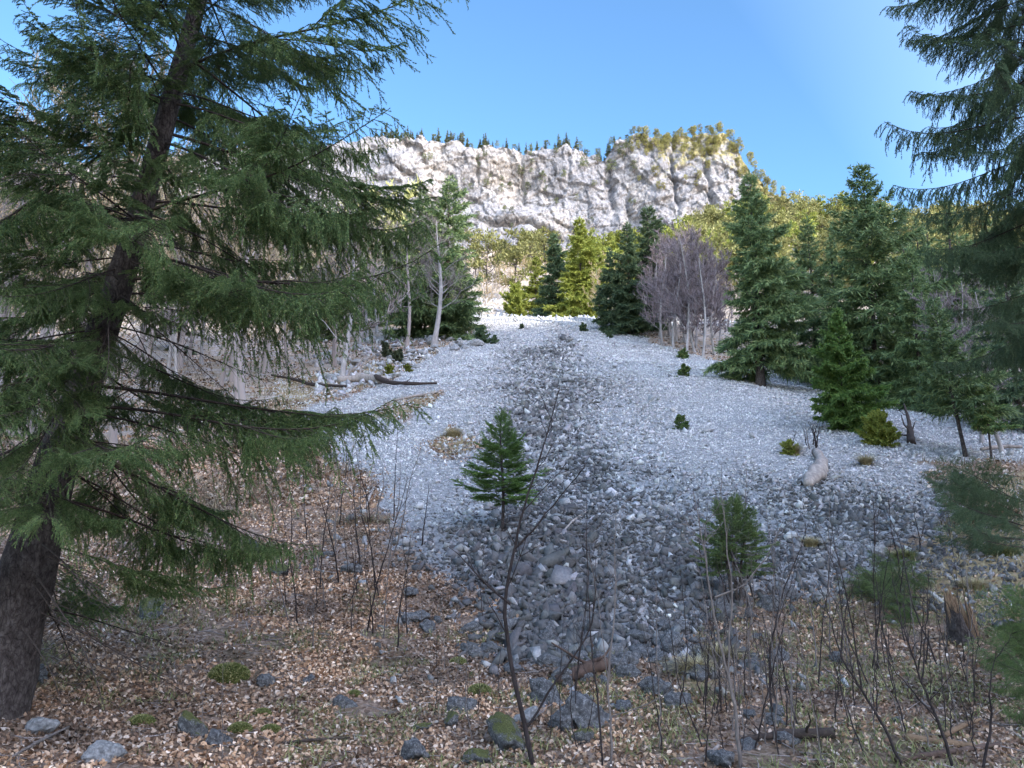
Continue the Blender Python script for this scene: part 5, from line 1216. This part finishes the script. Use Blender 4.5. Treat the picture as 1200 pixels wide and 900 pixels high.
# ------------------------------------------------------------------ thin leafless saplings
def sapling(P, rad, twigs, label, mat='sapling', group=None, seed=0, name='bare_sapling', tl=.35, sub=2, cat='sapling'):
    """P: world polyline of the stem; twigs: how many, or explicit polylines"""
    rg = np.random.default_rng(seed); P = np.asarray(P, float); base = P[0].copy(); L = P - base
    t = np.linspace(0, 1, len(L)); tt = np.linspace(0, 1, 22); ax = np.stack([np.interp(tt, t, L[:, c]) for c in range(3)], -1)
    for _ in range(2): ax[1:-1] = (ax[:-2] + 2 * ax[1:-1] + ax[2:]) / 4
    ax[1:] += rg.normal(size=(21, 3)) * .004
    stem = tubes(ax[None], (rad * (1 - .85 * tt))[None], 7); whole = group is not None     # thicket stems are one mesh each
    if not whole:
        o = thing(name, label, cat, tuple(base), 0, group); obj('stem', mesh_of('stem', *stem, M[mat], True), o)
    H = np.linalg.norm(L[-1]); mb = MB(); n = 0
    if hasattr(twigs, '__len__'):
        for w in twigs:
            w = np.asarray(w) - base; s_ = np.linspace(0, 1, 12); a = np.stack([np.interp(s_, np.linspace(0, 1, len(w)), w[:, c]) for c in range(3)], -1); a[1:] += rg.normal(size=(11, 3)) * .004
            mb = MB(); mb.add(*tubes(a[None], (rad * .55 * (1 - .8 * s_))[None], 6))
            for q in range(5):
                j = int(rg.integers(3, 11)); d = nrm(nrm(a[j] - a[j - 1]) + rg.normal(size=3) * .5); ln = tl * rg.uniform(.3, .8)
                mb.add(*tubes((a[j][None] + d[None] * (ln * np.linspace(0, 1, 4))[:, None] + rg.normal(size=(4, 3)) * .006)[None], (rad * .22 * np.linspace(1, .3, 4))[None], 3))
            mb.build('twig', M[mat], o, True)
        mb = MB()
    k = twigs if not hasattr(twigs, '__len__') else 9
    for i in range(k):
        s = rg.uniform(.25, .97); j = int(s * 21); a = rg.uniform(0, 6.28)
        d = nrm(np.array([math.cos(a), math.sin(a) * .7, rg.uniform(.6, 1.7)])); ln = tl * rg.uniform(.4, 1.2) * (1.2 - .6 * s) * min(H, 1.6)
        q = ax[j][None] + d[None] * (ln * np.linspace(0, 1, 6))[:, None] + UPV[None] * (.15 * ln * np.linspace(0, 1, 6) ** 2)[:, None] + rg.normal(size=(6, 3)) * .006; q[0] = ax[j]
        mb.add(*tubes(q[None], (rad * .38 * (1 - .5 * s) * np.linspace(1, .35, 6))[None], 4)); n += 1
        for z in range(sub):
            jj = int(rg.integers(2, 5)); d2 = nrm(d + rg.normal(size=3) * .6); mb.add(*tubes((q[jj][None] + d2[None] * (ln * .4 * np.linspace(0, 1, 3))[:, None])[None], (rad * .2 * np.linspace(1, .4, 3))[None], 3))
        if not whole: mb.build('twig', M[mat], o, True); mb = MB()
    if whole:
        o = mb.add(*stem).build(name, M[mat], None, True, tuple(base)); tag(o, label, cat, group)
    return o
def trace(pts, y0, dy=.0):
    """stem rooted on the ground at the first pixel column, then rising in its own upright plane"""
    b = base_at(pts[0][0], pts[0][1], y0); out = [b - np.array([0, 0, .05])]
    for i, (u, v) in enumerate(pts[1:]): out.append(at_y(u, v, y0 + dy * (i + 1) / len(pts)))
    return out
def yb(u, v): return float(ground(u, v)[1])
SAP = [
    (((626, 897), (612, 838), (597, 770), (591, 720), (593, 685), (603, 645), (612, 600), (628, 550), (645, 495), (656, 455)), .028, 'sapling', 'tall thin black sapling rising from the bottom edge to the small scree spruce',
     [((618, 852), (650, 800), (694, 738), (698, 690), (690, 640)), ((598, 708), (575, 690), (548, 660), (525, 640)), ((604, 642), (622, 625), (650, 590), (690, 540))]),
    (((868, 899), (862, 830), (853, 790), (842, 745), (832, 690), (822, 630), (812, 575)), .022, 'palesapling', 'pale grey sapling leaning left beside the bushy little spruce', [((838, 700), (870, 688), (900, 650), (918, 610)), ((853, 790), (858, 700), (850, 620), (842, 560))]),
    (((1062, 899), (1035, 850), (1008, 805), (985, 770), (972, 720), (958, 680)), .018, 'sapling', 'dark sapling leaning far left in the lower right thicket', [((1010, 808), (1000, 740), (990, 690), (978, 640), (972, 600)), ((985, 770), (990, 720), (1000, 680))]),
    (((1118, 899), (1100, 845), (1080, 800), (1062, 745), (1048, 712)), .019, 'sapling', 'thick grey sapling leaning left below the broken stump', [((1080, 800), (1085, 740), (1088, 670)), ((1100, 845), (1060, 800), (1030, 760))]),
    (((716, 899), (716, 850), (712, 800), (716, 750), (722, 700), (720, 640), (722, 590)), .014, 'palesapling', 'pale forked sapling standing in front of the largest dark boulder', [((716, 840), (740, 832), (780, 815), (793, 790), (796, 765)), ((713, 800), (708, 770), (703, 720), (690, 640))]),
    (((706, 899), (702, 830), (694, 770), (690, 700), (688, 620), (687, 570)), .012, 'sapling', 'thin dark upright sapling just left of the pale forked one', 6),
    (((1150, 899), (1162, 850), (1160, 800), (1168, 760)), .017, 'sapling', 'black sapling at the lower right corner beside spruce boughs', 5),
    (((905, 840), (900, 770), (915, 700), (935, 650), (948, 612)), .014, 'sapling', 'dark sapling with a bent stem in front of the bushy little spruce', [((905, 745), (925, 690), (940, 640))]),
    (((795, 830), (806, 770), (800, 700), (795, 640)), .008, 'sapling', 'thin sapling in front of the straw tussock', 5),
    (((430, 740), (440, 690), (455, 640), (470, 590), (478, 560)), .010, 'sapling', 'thin dark sapling at the left edge of the scree', 8),
    (((445, 700), (437, 660), (430, 600), (428, 560)), .009, 'sapling', 'thin sapling leaning left at the left scree edge', 7),
    (((375, 690), (378, 640), (384, 590), (388, 560)), .009, 'sapling', 'thin reddish sapling below the boughs of the leaning spruce', 7),
    (((555, 870), (545, 820), (548, 760), (540, 720)), .006, 'palesapling', 'short pale sapling in the litter left of the boulders', 4),
    (((262, 890), (260, 820), (262, 770)), .006, 'palesapling', 'single pale dead stalk in the shaded litter', 1),
    (((235, 800), (238, 830), (236, 870)), .005, 'palesapling', 'thin pale stalk left of the single dead stalk', 1)]
for i, (pts, r_, mat, lb, tw) in enumerate(SAP):
    y0 = yb(pts[0][0], min(pts[0][1], 899)); 
    if pts[0][1] < pts[-1][1]: pts = pts[::-1]; y0 = yb(*pts[0])
    tws = tw if isinstance(tw, int) else [[at_y(u, v, y0 - .04 * k) for k, (u, v) in enumerate(w)] for w in tw]
    sapling(trace(pts, y0), r_ * .92 * y0 / 8.0, tws, lb, mat, None, 700 + i)
rg = np.random.default_rng(72)
def thicket(n, u0, u1, v0, v1, hpx, label, group, seed, mats=('sapling', 'sapling', 'palesapling'), r0=.0065):
    r = np.random.default_rng(seed)
    for i in range(n):
        u, v = r.uniform(u0, u1), r.uniform(v0, v1); p = ground(u, v); h = r.uniform(*hpx) * p[1] / F; ln = r.normal(0, .16, 2)
        st = [p - np.array([0, 0, .04])] + [p + np.array([ln[0] * h * f + r.normal() * .02 * h, ln[1] * h * f, h * f]) for f in (.3, .6, 1.0)]
        sapling(st, r0 * r.uniform(.7, 1.5) * p[1] / 8, int(r.integers(4, 9)), label, mats[int(r.integers(0, len(mats)))], group, seed * 100 + i, tl=.3)
thicket(80, 820, 1150, 770, 898, (60, 220), 'thin dark stem in the leafless thicket at the lower right', 'thin stems of the lower right thicket', 91)
thicket(30, 335, 500, 600, 760, (60, 150), 'thin leafless shoot in the brown litter left of the scree', 'thin shoots in the litter left of the scree', 92)
thicket(14, 640, 830, 800, 898, (80, 240), 'thin leafless stem near the boulder pile', 'thin stems near the boulder pile', 93)
thicket(14, 480, 620, 700, 890, (40, 120), 'thin short shoot in sunny litter left of the boulders', 'short shoots left of the boulders', 94, r0=.004)
thicket(12, 1000, 1200, 640, 780, (50, 130), 'thin leafless shoot on the grassy bank at the right', 'thin shoots on the grassy right bank', 95)
thicket(8, 815, 900, 660, 730, (60, 130), 'thin stem rising through the bushy little spruce', 'stems through the bushy little spruce', 96)
thicket(7, 925, 960, 520, 535, (20, 40), 'small leafless bush twig on the gravel near the pale log', 'twigs on the gravel near the pale log', 97)
